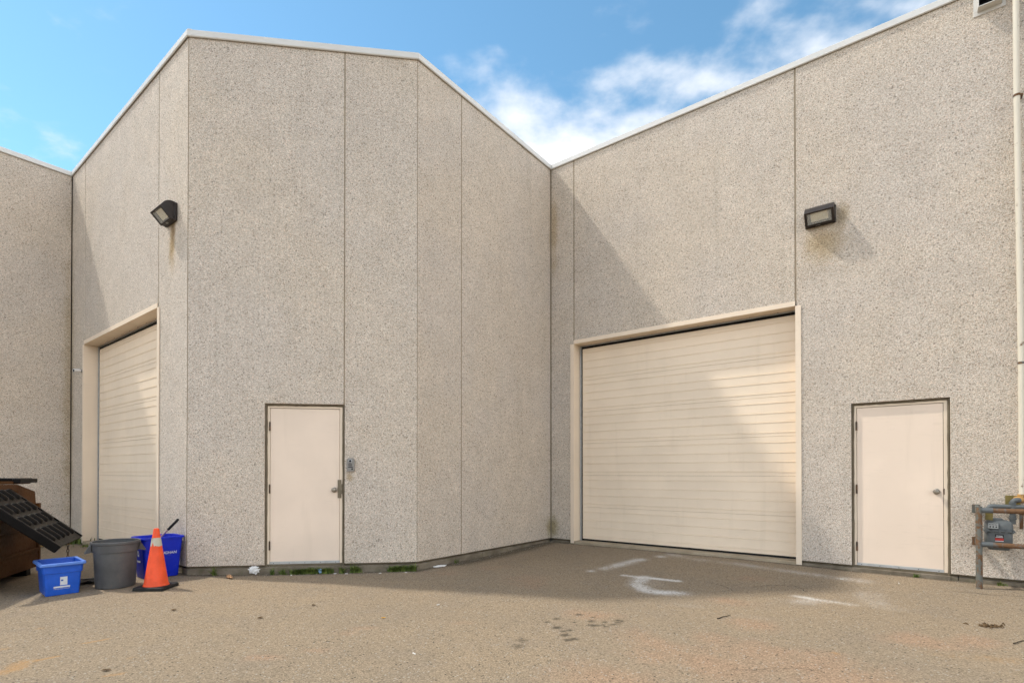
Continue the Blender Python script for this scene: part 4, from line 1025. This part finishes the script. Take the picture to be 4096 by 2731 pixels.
for s_, n, h, sp, lab in ((.335, 40, .13, .018, 'small dark green weed against the kerb left of the crumpled paper'), (1.045, 34, .10, .014, 'thin olive weed at the left end of the front door sill'), (1.17, 70, .085, .026, 'bright green weed clump below the front door sweep')):
    p = pL.xy + wD.xy*s_ + nF*.02; tag(blades(tuft_pts(n, h, sp), 'weed_tuft', T((p.x, p.y, gz(p.x, p.y)))), lab, 'weed', 'single weeds')
p = pR.xy + vD.xy*.72 + Vector((vD.y, -vD.x))*.02; tag(blades(tuft_pts(30, .07, .02), 'weed_tuft', T((p.x, p.y, gz(p.x, p.y)))), 'small weed tuft at the foot of the angled shaded wall', 'weed', 'single weeds')
p = pC.xy - uD.xy*5.30 - vD.xy*.025; tag(blades(tuft_pts(46, .055, .028), 'weed_tuft', T((p.x, p.y, gz(p.x, p.y)))), 'tiny weed tuft in front of the plain knob door sill', 'weed', 'single weeds')
p = pC.xy - uD.xy*6.05 - vD.xy*.03; tag(blades(tuft_pts(40, .05, .04), 'weed_tuft', T((p.x, p.y, gz(p.x, p.y)))), 'low weed tuft at the wall foot under the gas meter', 'weed', 'single weeds')
p = pF.xy - uD.xy*.62 - vD.xy*.06; pts = tuft_pts(150, .15, .13, .008)
tag(blades(pts, 'weed_bush', T((p.x, p.y, gz(p.x, p.y)))), 'leafy weed clump at the foot of the left overhead door jamb', 'weed')
p = pF.xy - uD.xy*.22 - vD.xy*.10; tag(blades(tuft_pts(120, .09, .12, .007), 'weed_bush', T((p.x, p.y, gz(p.x, p.y)))), 'low weed clump in the inner corner under the black lid', 'weed')
p = pF.xy - uD.xy*1.2 - vD.xy*.04; tag(blades(tuft_pts(60, .06, .10, .005), 'weed_tuft', T((p.x, p.y, gz(p.x, p.y)))), 'short weeds under the left overhead door', 'weed')

# ------------------------------------------------------------------ loose grit along the walls and on the asphalt
random.seed(33)
GRIT = painted('grit', (0.30, 0.26, 0.20), .4, .9, (0.08, 0.07, 0.055), .6, 60)
mb = MB()
def stone(x, y, r):
    z = gz(x, y); P = []
    for k in range(6):
        d_ = [(1, 0, 0), (-1, 0, 0), (0, 1, 0), (0, -1, 0), (0, 0, 1), (0, 0, -1)][k]; q = r*random.uniform(.55, 1.1)
        P.append((x+d_[0]*q, y+d_[1]*q, z+r*.3+d_[2]*q*.7))
    mb.add(P, [(0, 2, 4), (2, 1, 4), (1, 3, 4), (3, 0, 4), (2, 0, 5), (1, 2, 5), (3, 1, 5), (0, 3, 5)])
for o_, d_, n_, L_, ln_ in ((pL, wD, nF, 2.88, 260), (pR, vD, Vector((vD.y, -vD.x)), 3.2, 330), (pC, -uD, -vD.xy, 8.0, 520), (pF, -uD, -vD.xy, 5.2, 200)):
    for k in range(ln_):
        s_ = random.uniform(0.02, L_); off = .015+abs(random.gauss(0, .09))
        p = o_.xy + d_.xy*s_ + n_*off; stone(p.x, p.y, random.uniform(.0025, .008))
for k in range(420):
    stone(random.uniform(-5, 5.2), random.uniform(3.2, 6.6), random.uniform(.002, .006))
gr = mesh_obj('gravel', mb, GRIT); gr['kind'] = 'stuff'; tag(gr, 'loose grit and small stones scattered along the wall foot and asphalt', 'gravel')
